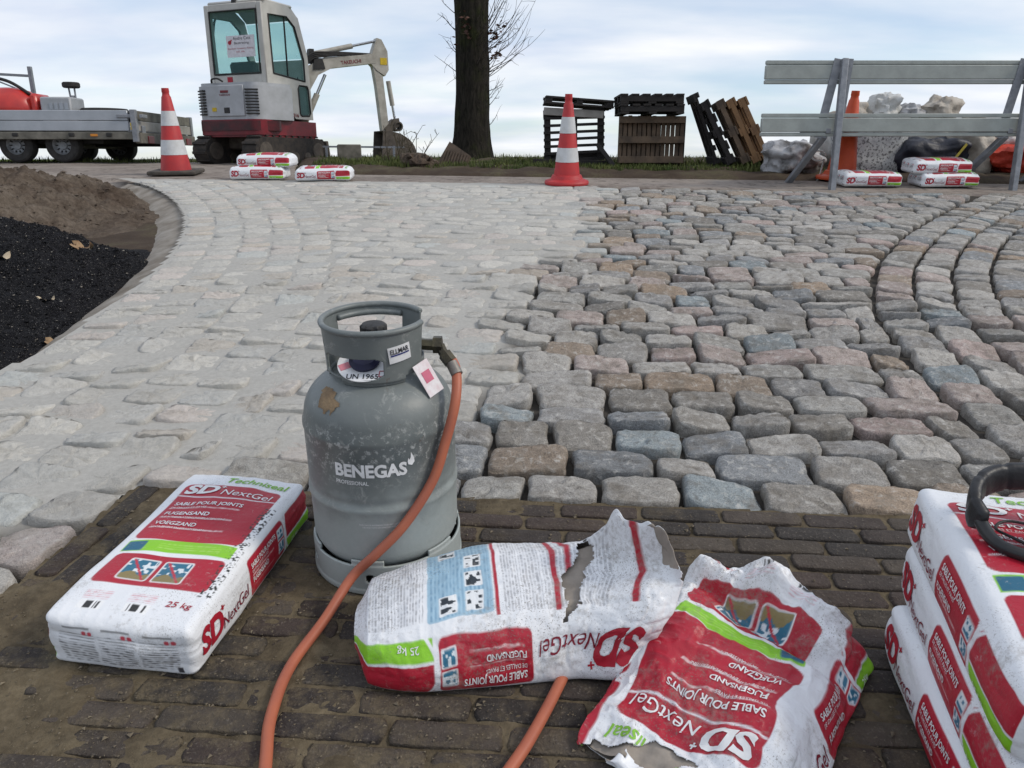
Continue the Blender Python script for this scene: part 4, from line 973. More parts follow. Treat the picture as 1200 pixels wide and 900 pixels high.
# ================================================================== CONES
m_cred = simple('faded_cone_red', (.48, .035, .035), (.36, .03, .035), 7, .55, bump=.2)
m_cora = simple('orange_red_cone', (.62, .085, .022), (.48, .06, .02), 7, .5, bump=.15)
m_cwhite = simple('reflective_white_band', (.62, .63, .64), (.48, .48, .47), 16, .45, bump=.1, lo=.3, hi=.75)
m_cbase = simple('dirty_rubber_base', (.10, .085, .07), (.05, .045, .04), 12, .9, bump=.4)
def cone(label, M, hgt, rb, rt, bands, basemat, square):
    t = thing('traffic_cone', label, 'traffic cone', M, 'traffic cones on the site')
    mb = MB()
    if square: mb.box((0, 0, .022), (rb * 3.0, rb * 3.0, .044), None, .012); mb.build('base', basemat, t, True)
    else:
        mb.lathe([(.001, .0), (rb * 1.55, .0), (rb * 1.58, .018), (rb * 1.52, .034), (rb * 1.15, .05), (rb * 1.03, .085), (rb * .9, .09)], 40); mb.build('base', basemat, t, True)
    r_ = lambda z: rb + (rt - rb) * z / hgt
    mb = MB(); mb.lathe([(r_(.03), .03), (r_(hgt - .09), hgt - .09), (rt * 1.12, hgt - .075), (rt * 1.0, hgt - .05), (rt * 1.12, hgt - .04), (rt * 1.05, hgt), (rt * .6, hgt), (rt * .55, hgt - .1)], 36); mb.build('shell', m_cora if not bands else m_cred, t, True)
    for z0, z1 in bands:
        mb = MB(); mb.lathe([(r_(z0) + .0025, z0), (r_(z1) + .0025, z1)], 36); mb.build('white_band', m_cwhite, t, True)
    return t
cone('red and white striped cone with its red foot, in front of the pallets', ground_matrix(.525, 7.63, .3), .81, .135, .032, ((.207, .336), (.466, .61)), m_cred, False)
cone('red and white striped cone on a dirty square base behind the trench', ground_matrix(-3.70, 8.79, .15), .885, .165, .035, ((.205, .36), (.505, .655)), m_cbase, True)
cone('plain orange cone without bands behind the bench post', ground_matrix(3.31, 8.02, .2) @ Matrix.Rotation(R(2.5), 4, 'Y'), .84, .15, .036, (), m_cora, False)

# ================================================================== BENCH
m_slat = simple('grey_green_plastic_plank', (.36, .385, .36), (.30, .32, .30), 9, .6, bump=.3, bscale=60)
m_galv = simple('galvanised_steel', (.30, .31, .33), (.20, .21, .23), 14, .5, .35, bump=.25, bscale=70)
bn = thing('bench', 'long bench seen from behind with grey plastic planks on galvanised steel legs', 'bench', Matrix.Identity(4))
zb = lambda y: float(prof(y))
for (zc, xa) in ((1.805, 2.288), (1.352, 2.283)):
    mb = MB(); y_ = 7.46 + (1.9 - zc) * -.06
    mb.box((4.05, y_, zc), (4.05 * 2 - 2 * xa, .05, .120), None, .006); mb.box((4.05, y_ + .004, zc + .082), (4.05 * 2 - 2 * xa, .042, .035), None, .006); mb.box((4.05, y_ + .004, zc - .082), (4.05 * 2 - 2 * xa, .042, .035), None, .006)
    mb.build('back_plank', m_slat, bn, True)
for k in range(3):
    mb = MB(); mb.box((4.05, 7.62 + k * .145, 1.345 - .006 * k), (3.0, .125, .045), None, .008); mb.build('seat_plank', m_slat, bn, True)
for xp in (2.93, 4.60, 5.25):
    mb = MB(); mb.bar((xp + .02, 7.30, zb(7.25) - .05), (xp + .045, 7.40, 1.915), .055, .06, (0, 1, 0), .006); mb.build('rear_leg', m_galv, bn, True)
    sg = -1 if xp < 4 else 1
    mb = MB(); mb.bar((xp - .11, 7.43, 1.24), (xp + .0, 7.425, 1.915), .075, .012, (0, 1, 0)); mb.bar((xp + .075, 7.425, 1.24), (xp + .105, 7.42, 1.915), .05, .012, (0, 1, 0)); mb.build('bracket', m_galv, bn, True)
    mb = MB(); mb.bar((xp - .05, 7.43, 1.265), (xp - .19, 7.92, zb(7.92) - .04), .055, .06, (0, 1, 0), .006); mb.build('front_leg', m_galv, bn, True)
    mb = MB(); mb.bar((xp - .03, 7.40, 1.30), (xp - .05, 8.02, 1.295), .05, .05, (0, 0, 1), .005); mb.build('seat_bearer', m_galv, bn, True)
    for zc in (1.745, 1.865, 1.29, 1.41):
        mb = MB(); mb.tube([(xp + .095, 7.418, zc), (xp + .095, 7.408, zc)], .012, 8); mb.build('bolt', m_galv, bn, True)

# ================================================================== PALLETS
m_pd = simple('dark_weathered_wood', (.030, .026, .024), (.018, .016, .015), 10, .85, bump=.5, bscale=40, world=True)
m_pb = simple('brown_pallet_wood', (.165, .115, .075), (.075, .055, .040), 6, .85, bump=.5, bscale=40, world=True)
m_po = simple('fresh_orange_pallet_wood', (.26, .145, .065), (.15, .085, .045), 6, .8, bump=.5, bscale=40, world=True)
m_pg = simple('pale_grey_wood', (.36, .34, .31), (.24, .225, .20), 6, .8, bump=.4, bscale=40, world=True)
def pallet(label, M, W_, L_, mat, nb=7, nbott=3, stringers=3, group='wooden pallets on the verge', bw=None, hh=.12, mat2=None):
    """lies in its own x (board length) / y plane, z up"""
    t = thing('wooden_pallet', label, 'pallet', M, group); bw = bw or L_ / nb * .72
    g_ = np.random.default_rng(len(bpy.data.objects))
    for i in range(nb):
        mb = MB(); mb.box((g_.normal(0, .004), -L_ / 2 + bw / 2 + i * (L_ - bw) / (nb - 1), hh - .011), (W_, bw, .022), Matrix.Rotation(g_.normal(0, .006), 3, 'Z'), .002); mb.build('top_board', mat2 or mat, t)
    for i in range(stringers):
        x = -W_ / 2 + .045 + i * (W_ - .09) / (stringers - 1)
        mb = MB(); mb.box((x, 0, hh / 2), (.075, L_ - .01, hh - .046), None, .003); mb.build('bearer', mat, t)
    for i in range(nbott):
        mb = MB(); mb.box((0, -L_ / 2 + .05 + i * (L_ - .1) / max(nbott - 1, 1), .011), (W_, .09, .022), None, .002); mb.build('bottom_board', mat, t)
    return t
def stood(x, y, rz, lean, h, bank=0):
    """a pallet stood on its long edge: local y becomes up"""
    return flat_matrix(x, y, rz, h) @ Matrix.Rotation(bank, 4, 'Y') @ Matrix.Rotation(R(90) - lean, 4, 'X')
hb = .10
# slatted pallet stood up behind the striped cone
Hs = .58
pallet('open slatted dark pallet stood on edge behind the striped cone', stood(.735, 9.62, .0, R(-6), hb + Hs / 2, R(-2)), .72, Hs, m_pd, 8, 2, 3, bw=.032, hh=.10)
pallet('dark pallet lying on the top edge of the slatted one', flat_matrix(.775, 9.65, .02, .60 + hb) @ Matrix.Rotation(R(4), 4, 'Y'), .80, .5, m_pd, 5, 3, 3, hh=.085)
tag(mk('wooden_plank', [], [], None), '', '') if False else None
o = MB().bar((.37, 9.50, float(prof(9.5)) + .655), (1.07, 9.50, float(prof(9.5)) + .615), .05, .085, (0, 0, 1), .004).build('wooden_plank', m_pg); tag(o, 'pale grey wooden plank on the slatted pallet behind the cone', 'plank')
o = MB().bar((.25, 9.52, float(prof(9.5)) + .075), (1.18, 9.50, float(prof(9.5)) + .055), .10, .09, (0, 0, 1), .004).build('wooden_beam', m_pd); tag(o, 'dark low beam carrying the slatted pallet behind the cone', 'beam')
o = MB().bar((1.01, 9.45, float(prof(9.45)) + .28), (1.20, 9.30, float(prof(9.3)) + .03), .05, .08, (0, 1, 0), .004).build('wooden_prop', m_pd); tag(o, 'short dark prop leaning against the slatted pallet', 'prop')
# stack stood on edge: brown boards behind three rails
for k in range(4):
    pallet(('brown boarded pallet stood on edge, foremost of its row', 'dark pallet stood on edge second in the row behind the boarded one', 'dark pallet stood on edge third in the row behind the boarded one', 'dark pallet stood on edge hindmost in the row behind the boarded one')[k],
           flat_matrix(1.615 + .03 * k, 9.26 + .15 * k, 0, hb + .245 - .01 * k) @ Matrix.Rotation(R(90), 4, 'X') @ Matrix.Rotation(R(90), 4, 'Z') @ Matrix.Rotation(R(180), 4, 'X'), .53, .76, m_pb if k == 0 else m_pd, 14, 0 if k == 0 else 3, 3, bw=.044, hh=.125, mat2=m_pb)
for k in range(2):
    pallet(('dark pallet lying flat, lower of two on the boarded row', 'dark pallet lying flat, upper of two on the boarded row')[k], flat_matrix(1.585 - .01 * k, 9.45, R(90), hb + .51 + .108 * k), .6, .72, m_pd, 6, 3, 3, hh=.106)
    # leaning ones to the side
pallet('thin dark slatted pallet leaning against the boarded row', flat_matrix(2.175, 9.35, R(88), hb + .34) @ Matrix.Rotation(R(68), 4, 'X'), .42, .82, m_pd, 6, 2, 3, bw=.06, hh=.07)
for k, (x_, m_) in enumerate(((2.30, m_pd), (2.46, m_pb), (2.57, m_po), (2.69, m_po))):
    pallet(('dark pallet leaning steeply, nearest the thin slatted one', 'brown pallet leaning between a dark and an orange pallet', 'orange wood pallet leaning against the dark ones', 'orange wood pallet at the outer end of the leaning row')[k],
           flat_matrix(x_, 9.30 - .03 * k, R(82), hb + .29 + .01 * k) @ Matrix.Rotation(R(62), 4, 'X'), .52, .76, m_, 3 if k else 5, 3, 3, bw=.10, hh=.10)

# ================================================================== TREE
t = NT('mossy_bark'); p = t.obj(); mp_ = t.new('Mapping'); mp_.inputs['Scale'].default_value = (1, 1, .22); t.t.links.new(p, mp_.inputs['Vector'])
f1, f2 = t.noise(26, 6, .7, mp_.outputs[0], .6), t.noise(3, 5, .6, p)
m_bark = t.out(t.mix(t.ramp(f2, .5, .68), t.mix(t.ramp(f1, .35, .65), (.009, .008, .006), (.038, .033, .026)), t.mix(t.ramp(f1, .35, .65), (.009, .011, .005), (.034, .040, .012))), .95, t.bump(f1, 1.0, .05), 0, .15)
tx, ty = -.57, 11.15; tz = zb(ty)
tr = thing('tree', 'thick dark mossy tree trunk with thin side twigs on the verge', 'tree', Matrix.Translation((tx, ty, tz - .05)))
nz_, na_ = 80, 40; V = []
for i in range(nz_):
    z = 6.2 * i / (nz_ - 1); r0 = .235 - .010 * z + .11 * math.exp(-z / .22); cx = .012 * z + .02 * math.sin(z * 1.3); r0 *= 1 + .10 * math.exp(-((z - 2.6) / .7) ** 2)
    for k in range(na_):
        a = 2 * math.pi * k / na_; fl_ = 1 + .12 * math.exp(-z / .3) * math.sin(4 * a + 1) + .02 * math.sin(9 * a + z * 2); V.append((cx + r0 * fl_ * math.cos(a), r0 * fl_ * math.sin(a), z))
V = np.array(V); V[:, :2] *= (1 + .035 * fbm(V[:, 0] * 9, V[:, 1] * 9, V[:, 2] * 3, 3, 15))[:, None]
trunk = mk('trunk', V, grid_faces(na_, nz_, True), m_bark, tr, True)
m_twig = simple('grey_twig', (.06, .048, .04), (.03, .025, .02), 20, .9, bump=0)
g_ = np.random.default_rng(4)
for k in range(7):
    a = k * .9 + .3; s_ = np.array([.07 + .1 * math.cos(a), .1 * math.sin(a), 4.6 + .25 * k]); pts = [s_]
    d_ = np.array([math.cos(a), math.sin(a), .9])
    for q in range(6): pts.append(pts[-1] + d_ * .38 + g_.normal(0, .06, 3)); d_[2] += .08
    mb = MB(); mb.tube(spline(pts, 4), np.linspace(.09, .015, 25), 8); mb.build('limb', m_bark, tr, 'all')
m_dleaf = simple('dead_leaf_brown', (.10, .045, .03), (.05, .025, .02), 30, .8, bump=0)
for k in range(44):
    side = 1 if k % 6 else -1; z0 = 1.15 + .8 * g_.random() if k < 34 else g_.uniform(.5, 1.5); a = g_.uniform(-1.3, .9) if side > 0 else g_.uniform(2.4, 3.8)
    s_ = np.array([.03 + .22 * math.cos(a), .22 * math.sin(a), z0]); d_ = np.array([math.cos(a), math.sin(a) * .6, .25 + .7 * g_.random()]); d_ /= np.linalg.norm(d_); L_ = g_.uniform(.45, 1.1) if k < 34 else g_.uniform(.15, .4); pts = [s_]
    if side < 0: L_ *= .45
    for q in range(6): d_ = d_ + np.array([0, 0, .13]) + g_.normal(0, .10, 3); d_ /= np.linalg.norm(d_); pts.append(pts[-1] + d_ * L_ / 6)
    sp_ = spline(pts, 4); mb = MB(); mb.tube(sp_, np.linspace(.0055, .0016, len(sp_)), 5)
    for q in range(3):
        i0 = g_.integers(8, len(sp_) - 2); e = sp_[i0] + g_.normal(0, .07, 3) + np.array([.03 * side, 0, .06]); mb.tube([sp_[i0], (sp_[i0] + e) / 2 + g_.normal(0, .012, 3), e], [.0028, .002, .0012], 4)
    mb.build('twig', m_twig, tr, 'all', fixn=False)
lv = MB()
for k in range(70):
    c0 = np.array([g_.normal(.36, .06), g_.normal(-.05, .08), g_.choice([g_.normal(1.72, .09), g_.normal(1.42, .03), g_.normal(1.66, .12)])]) if k < 46 else np.array([g_.normal(-.08, .06), -.25 + g_.normal(0, .02), g_.normal(1.75, .12)])
    n_ = g_.normal(0, 1, 3); n_ /= np.linalg.norm(n_); u_ = np.cross(n_, [0, 0, 1.]); u_ /= np.linalg.norm(u_); v_ = np.cross(n_, u_); s_ = g_.uniform(.018, .034)
    lv.add([c0 + u_ * s_ * 1.3, c0 + v_ * s_ * .7, c0 - u_ * s_ * 1.3, c0 - v_ * s_ * .7], [(0, 1, 2, 3)])
lo = lv.build('dead_leaves', m_dleaf, tr, fixn=False); lo['kind'] = 'stuff'

# ================================================================== GRASS AND WEEDS ON THE VERGE
m_grass = NT('verge_grass'); oi = m_grass.noise(4, 3, .6, m_grass.pos()); m_grass = m_grass.out(m_grass.mix(m_grass.ramp(oi, .3, .7), (.05, .078, .02), (.125, .135, .045)), .8, None, 0, .2)
def blades(n, sx, sy, hmin, hmax, seed, name, mat, parent=None):
    g_ = np.random.default_rng(seed); x = sx(g_, n); y = sy(g_, x, n); h = g_.uniform(hmin, hmax, n) * (1 + .5 * fbm(x * 2.2, y * 2.2, 0, 2, seed)); a = g_.uniform(0, 6.28, n); lean = g_.uniform(.1, .6, n) * h; wd = g_.uniform(.004, .008, n)
    z = prof(y) + .045 * sstep(0, .5, y - road_back(x)) - .02
    b0 = np.stack([x - wd * np.cos(a), y - wd * np.sin(a), z], -1); b1 = np.stack([x + wd * np.cos(a), y + wd * np.sin(a), z], -1)
    m0 = np.stack([x - .6 * wd * np.cos(a) + .35 * lean * np.sin(a), y - .6 * wd * np.sin(a) - .35 * lean * np.cos(a), z + .6 * h], -1); m1 = m0 + np.stack([1.2 * wd * np.cos(a), 1.2 * wd * np.sin(a), 0 * h], -1)
    tp = np.stack([x + lean * np.sin(a), y - lean * np.cos(a), z + h], -1); V = np.stack([b0, b1, m1, m0, tp], 1).reshape(-1, 3); i = np.arange(n) * 5
    F = np.stack([i, i + 1, i + 2, i + 3], -1).tolist() + np.stack([i + 3, i + 2, i + 4], -1).tolist(); o = mk(name, V, F, mat, parent); o['kind'] = 'stuff'; return o
gr = blades(17000, lambda g, n: g.uniform(-2.4, 3.4, n), lambda g, x, n: road_back(x) + .50 + np.abs(g.normal(0, .9, n)), .03, .085, 3, 'grass', m_grass); tag(gr, 'short green grass growing along the verge', 'grass')
g2 = blades(9000, lambda g, n: g.uniform(-9, 9, n), lambda g, x, n: g.uniform(11.2, 13.5, n), .03, .08, 5, 'grass', m_grass); tag(g2, 'longer grass on the crest behind the machines', 'grass')
m_weed = simple('dry_weed', (.07, .055, .03), (.04, .035, .02), 20, .9, bump=0)
for k, (x, y, hh_) in enumerate(((-1.32, 9.6, .62), (-1.16, 9.7, .46), (-1.48, 9.8, .40))):
    mb = MB(); g_ = np.random.default_rng(k + 70); z = zb(y)
    for q in range(7):
        e = np.array([g_.normal(0, .12), g_.normal(0, .08), hh_ * g_.uniform(.5, 1)]); pm = e * .55 + g_.normal(0, .025, 3); sp_ = spline([(0, 0, 0), pm, e], 4); mb.tube(sp_ + np.array([x, y, z]), np.linspace(.006, .002, len(sp_)), 4)
        for r_ in range(4): i0 = g_.integers(4, len(sp_)); e2 = sp_[i0] + g_.normal(0, .04, 3) + np.array([0, 0, .03]); mb.tube(np.array([sp_[i0], e2]) + np.array([x, y, z]), [.0022, .003], 4)
    o = mb.build('dry_weed', m_weed, None, fixn=False); tag(o, ('tall dry brown weed beside the tree', 'middling dry brown weed close to the tree trunk', 'low dry brown weed nearest the bucket')[k], 'weed', 'dry weeds beside the tree')
# concrete block, broken grooved slab
bl = MB().box((0, 0, .12), (.30, .22, .26), None, .012).build('concrete_block', simple('mossy_concrete', (.17, .155, .13), (.08, .075, .06), 8, .95, bump=.6, bscale=50), None, True, flat_matrix(-2.12, 10.45, .25, .0)); tag(bl, 'mossy concrete block standing on the verge beside the bucket', 'block')
m_slab = simple('brown_grooved_slab', (.12, .085, .06), (.06, .045, .034), 10, .9, bump=.5)
sb = thing('grooved_slab', 'broken brown grooved slab leaning at the foot of the tree', 'slab', flat_matrix(-.745, 9.55, R(-12), .0) @ Matrix.Rotation(R(-24), 4, 'X') @ Matrix.Rotation(R(14), 4, 'Y'))
MB().prism([(-.19, -.02), (.17, -.06), (.19, .22), (-.12, .33)], 0, .045, (0, 2, 1)).build('slab', m_slab, sb)
for k in range(9): MB().box((-.12 + k * .036, -.006, .10), (.018, .014, .24)).build('rib', m_slab, sb)
for k, (x, y, s_, lb) in enumerate(((-1.02, 9.42, .22, 'dark broken clod leaning on the grooved slab'), (-1.20, 9.50, .17, 'small dark clod on the verge near the grooved slab'))):
    V = []; n = 14
    th_, ph_ = np.meshgrid(np.linspace(0, 2 * np.pi, 18, endpoint=False), np.linspace(.02, np.pi - .02, 10)); q = np.stack([np.cos(th_) * np.sin(ph_), np.sin(th_) * np.sin(ph_), .7 * np.cos(ph_)], -1).reshape(-1, 3); q *= (s_ * (.7 + .35 * fbm(q[:, 0] * 2, q[:, 1] * 2, q[:, 2] * 2, 3, 20 + k)))[:, None]
    o = mk('clod', q, grid_faces(18, 10, True), m_soil, None, False, None, flat_matrix(x, y, k, .09)); tag(o, lb, 'clod')
# ================================================================== BULK BAGS AND TARPAULINS BEHIND THE BENCH
def crumple(name, label, cat, x, y, rz, dims, mat, seed, amp=.06, power=3.0, top=.0, n=(72, 36), group=None, h=-.02):
    """a soft bulky sack: superellipsoid sitting on the ground, creased"""
    th_, ph_ = np.meshgrid(np.linspace(0, 2 * np.pi, n[0], endpoint=False), np.linspace(.001, np.pi - .001, n[1])); cs = lambda v, p_: np.sign(v) * np.abs(v) ** (2 / p_)
    q = np.stack([cs(np.cos(th_), power) * cs(np.sin(ph_), power), cs(np.sin(th_), power) * cs(np.sin(ph_), power), cs(np.cos(ph_), power)], -1).reshape(-1, 3)
    d = ridge(q[:, 0] * 1.5, q[:, 1] * 1.5, q[:, 2] * 1.5, 3, seed) * amp * .6 + fbm(q[:, 0] * 1.2, q[:, 1] * 1.2, q[:, 2] * 1.2, 3, seed + 3) * amp * 1.6
    q = q * (1 + d / np.mean(dims) * 1.4)[:, None] * np.array(dims) / 2
    q[:, 2] += top * .7 * np.clip(q[:, 2] / dims[2] * 2, 0, 1) * ridge(q[:, 0] * 6, q[:, 1] * 6, 0, 3, seed + 7); q[:, 2] = np.maximum(q[:, 2] + dims[2] / 2, 0)
    o = mk(name, q, grid_faces(n[0], n[1], True), mat, None, True, None, ground_matrix(x, y, rz, h)); o.data.set_sharp_from_angle(angle=R(50)); return tag(o, label, cat, group)
m_tarpg = simple('grey_tarpaulin', (.42, .42, .43), (.10, .095, .09), 5, .6, bump=.4, bscale=30, lo=.45, hi=.62)
t = NT('speckled_bulk_bag'); p = t.obj(); v_ = t.noise(38, 4, .7, p); m_speck = t.out(t.mix(t.ramp(v_, .52, .58), (.46, .47, .47), (.13, .13, .135)), .8, t.bump(t.noise(12, 4, .6, p), .4, .02))
m_white = simple('white_woven_sack', (.62, .62, .60), (.40, .39, .36), 7, .6, bump=.5, bscale=18, bdist=.02)
m_cream = simple('dusty_cream_sack', (.48, .44, .38), (.30, .26, .215), 7, .7, bump=.5, bscale=18, bdist=.02)
m_navy = simple('navy_sheet', (.015, .018, .030), (.028, .03, .042), 7, .5, bump=.4, bscale=18, bdist=.02)
m_otarp = simple('orange_red_sheet', (.58, .06, .03), (.42, .035, .02), 6, .45, bump=.6, bscale=14, bdist=.03)
crumple('tarpaulin', 'crumpled grey and dirty white tarpaulin heaped beside the leaning pallets', 'tarpaulin', 3.02, 8.62, .1, (.62, .5, .36), m_tarpg, 3, .07, 2.2, .02)
crumple('bulk_bag', 'black and white speckled bulk bag behind the orange cone', 'bag', 3.92, 8.85, .05, (.72, .6, .60), m_speck, 5, .03, 4, group='bulk bags behind the bench')
crumple('bulk_bag', 'large white bulk bag with crumpled loose top behind the bench', 'bag', 4.30, 9.35, .1, (1.45, .7, .60), m_white, 7, .05, 3.2, .07, group='bulk bags behind the bench')
crumple('sheet', 'navy sheet draped under the bench beside the speckled bag', 'sheet', 4.50, 8.62, .0, (.70, .4, .40), m_navy, 9, .05, 3)
MB().bar((4.62, 8.38, zb(8.4) + .16), (4.75, 8.40, zb(8.4) + .33), .025, .006, (0, 1, 0)).build('strap', simple('yellow_strap', (.45, .36, .05), None, 20, .6), bpy.data.objects['sheet'])
bpy.data.objects['strap'].matrix_parent_inverse = bpy.data.objects['sheet'].matrix_world.inverted()
crumple('bulk_bag', 'dusty cream bulk bag slumped beside the navy sheet', 'bag', 5.0, 8.75, .1, (.48, .42, .52), m_cream, 12, .07, 2.6, .03, group='bulk bags behind the bench')
crumple('bulk_bag', 'small white plastic sack between the cream bag and the orange sheet', 'bag', 5.33, 8.80, .1, (.36, .4, .50), m_white, 13, .07, 2.6, .03, group='bulk bags behind the bench')
for k, (x, y, h, d, m_, lb) in enumerate(((3.86, 9.2, .52, (.36, .3, .20), m_cream, 'small dusty cream bag on the speckled and white bulk bags'), (4.18, 9.15, .54, (.30, .3, .28), m_white, 'pointed crumpled white bag on the large white bulk bag'), (4.48, 9.2, .55, (.26, .3, .17), m_tarpg, 'small grey crumpled bag between two pale ones on the bulk bag'), (4.86, 9.2, .53, (.44, .3, .26), m_cream, 'wide cream bag lying on the end of the white bulk bag'))):
    crumple('plastic_bag', lb, 'bag', x, y, .2 * k, d, m_, 21 + k, .05, 2.3, .02, (44, 22), 'loose bags on top of the bulk bags', h)
crumple('sheet', 'crumpled orange-red sheet bundled beyond the bench leg', 'sheet', 5.62, 8.55, .1, (.95, .7, .42), m_otarp, 15, .09, 2.4, .02)
sl_ = thing('lifting_sling', 'small loop of pale rope lying by the bench post', 'rope', flat_matrix(3.08, 8.05, 0, .0)); 
mb = MB(); mb.tube([(.07 * math.cos(a), .02 * math.sin(a), .23 + .05 * math.sin(a)) for a in np.linspace(0, 5.6, 20)] + [(.05, .03, .06), (.03, .05, -.02)], .009, 6); mb.build('rope', m_white, sl_, 'all')

# ================================================================== EXCAVATOR
m_cab = simple('dirty_white_paint', (.50, .485, .445), (.40, .385, .35), 5, .4, bump=.05, spec=.5)
m_hood = simple('pale_grey_hood', (.40, .41, .43), (.31, .32, .33), 5, .45, bump=.05)
m_xred = simple('dark_red_paint', (.20, .010, .018), (.10, .012, .016), 5, .4, bump=.1)
m_blk = simple('black_trim', (.014, .014, .015), (.03, .028, .026), 20, .6, bump=.1)
m_track = simple('muddy_track_rubber', (.050, .040, .033), (.022, .02, .019), 12, .9, bump=.5)
m_muddy = simple('muddy_steel', (.125, .105, .085), (.06, .05, .042), 8, .75, .1, bump=.4)
m_boom = simple('boom_cream_paint', (.44, .42, .37), (.30, .28, .24), 7, .45, bump=.08)
m_chrome = simple('chrome_rod', (.55, .56, .58), (.45, .46, .48), 20, .25, .9, bump=0)
m_yel = plain('yellow_sticker', (.60, .42, .02))
t = NT('tinted_cab_glass'); m_glass = t.out((.10, .22, .22), .08, None, 0, .5); t.b.inputs['Alpha'].default_value = 1.0
_tr = t.new('BsdfTransparent'); _tr.inputs[0].default_value = (.86, .97, .96, 1); _ms = t.new('MixShader'); _ms.inputs[0].default_value = .14
t.t.links.new(_tr.outputs[0], _ms.inputs[1]); t.t.links.new(t.b.outputs[0], _ms.inputs[2]); t.t.links.new(_ms.outputs[0], t.t.nodes['Material Output'].inputs[0])
EM = flat_matrix(-3.56, 11.45, R(-22), -.03)
ex = thing('excavator', 'small white and red tracked excavator with cab and bucket, parked on the verge', 'excavator', EM)
# tracks
def track(xc):
    mb = MB(); r = .20; L_ = .58; pts = []
    for a in np.linspace(-90, 90, 10): pts.append((L_ + r * math.cos(R(a)), r + r * math.sin(R(a))))
    for a in np.linspace(90, 270, 10): pts.append((-L_ + r * math.cos(R(a)), r + r * math.sin(R(a))))
    mb.prism(pts, xc - .115, xc + .115, (1, 2, 0)); o = mb.build('track', m_track, ex, True)
    for i in range(26):
        s_ = i / 26 * (4 * L_ + 2 * math.pi * r)
        if s_ < 2 * L_: c_, a = (-L_ + s_, -.008), 0
        elif s_ < 2 * L_ + math.pi * r: a = (s_ - 2 * L_) / r; c_ = (L_ + (r + .008) * math.sin(a), r - (r + .008) * math.cos(a))
        elif s_ < 4 * L_ + math.pi * r: c_ = (L_ - (s_ - 2 * L_ - math.pi * r), 2 * r + .008); a = 0
        else: a = (s_ - 4 * L_ - math.pi * r) / r; c_ = (-L_ - (r + .008) * math.sin(a), r + (r + .008) * math.cos(a))
        MB().box((xc, c_[0], c_[1] + .010), (.225, .04, .024), Matrix.Rotation(a, 3, 'X')).build('track_pad', m_track, o)
    for q in (-L_, -.25, .05, .32, L_):
        rr_ = .13 if abs(q) == L_ else .07
        mb = MB(); Mx = Matrix.Rotation(R(90), 3, 'Y'); mb.lathe([(.001, -.125), (rr_, -.125), (rr_, .125), (.001, .125)], 18, (xc, q, .20 if abs(q) == L_ else .11), Mx); mb.build('track_wheel', m_muddy, o, True)
for xc in (-.42, .42): track(xc)
MB().box((0, 0, .33), (.72, .62, .22), None, .03).build('undercarriage', m_muddy, ex, True)
mb = MB(); mb.lathe([(.28, .40), (.30, .42), (.30, .50), (.26, .50)], 28); mb.build('slew_ring', m_blk, ex, True)
bm_ = MB().box((0, .92, .22), (.98, .05, .30), Matrix.Rotation(R(10), 3, 'X'), .01); bm_.bar((-.3, .5, .25), (-.3, .92, .2), .07, .07); bm_.bar((.3, .5, .25), (.3, .92, .2), .07, .07); bm_.build('dozer_blade', m_muddy, ex, True)
# house: red skirt and counterweight
def rounded_plan(w_, y0, y1, r=.16, n=6, front=False):
    P_ = []
    for (cx, cy, a0) in ((w_ - r, y0 + r, -90), (w_ - .06, y1 - .06, 0), (-w_ + .06, y1 - .06, 90), (-w_ + r, y0 + r, 180)):
        rr_ = r if cy < 0 else .06
        for k in range(n + 1): a = R(a0 + 90 * k / n); P_.append((cx + rr_ * math.cos(a), cy + rr_ * math.sin(a)))
    return P_
mb = MB(); P0 = rounded_plan(.53, -.66, .62); mb.prism(P0, .50, .72); mb.prism([(x * .97, y * .97) for x, y in P0], .47, .50); mb.build('lower_body', m_xred, ex, True)
mb = MB(); mb.prism(rounded_plan(.515, -.675, -.30, .15), .56, .70); mb.build('counterweight', simple('blackened_red', (.09, .008, .012), (.03, .008, .01), 6, .4, bump=.1), ex, True)
mb = MB(); P1 = rounded_plan(.520, -.645, -.02, .15); mb.prism(P1, .72, 1.20); mb.prism([(x * .96, y * .96 - .0) for x, y in P1], 1.20, 1.245); hood = mb.build('engine_hood', m_hood, ex, True)
MB().box((.0, -.652, .985), (.62, .02, .44), None, .008).build('hood_door', m_hood, hood, True)
MB().box((.0, -.664, 1.115), (.13, .012, .035), None, .003).build('door_handle', m_xred, hood)
V, T = text('TAKEUCHI', .02, .026, -.09, 0, .18, 0); mk('lettering', np.stack([V[:, 0], 0 * V[:, 0] - .6645, 1.055 + V[:, 1]], -1), T, m_xred, hood)
MB().box((.02, -.664, .85), (.09, .012, .08), None, .004).build('lock_plate', m_blk, hood); MB().box((-.19, -.664, .865), (.07, .008, .055)).build('warning_sticker', m_yel, hood)
for sx in (-1, 1):
    for k in range(9): MB().box((sx * .415, -.622 + .0, .80 + k * .042), (.17, .05, .020), Matrix.Rotation(sx * R(28), 3, 'Z')).build('vent_slat', m_blk, hood)
for k in range(4):
    for j in range(1): MB().box((.522, -.30, .82 + k * .085), (.012, .26 - .02 * k, .030)).build('side_vent', m_blk, hood)
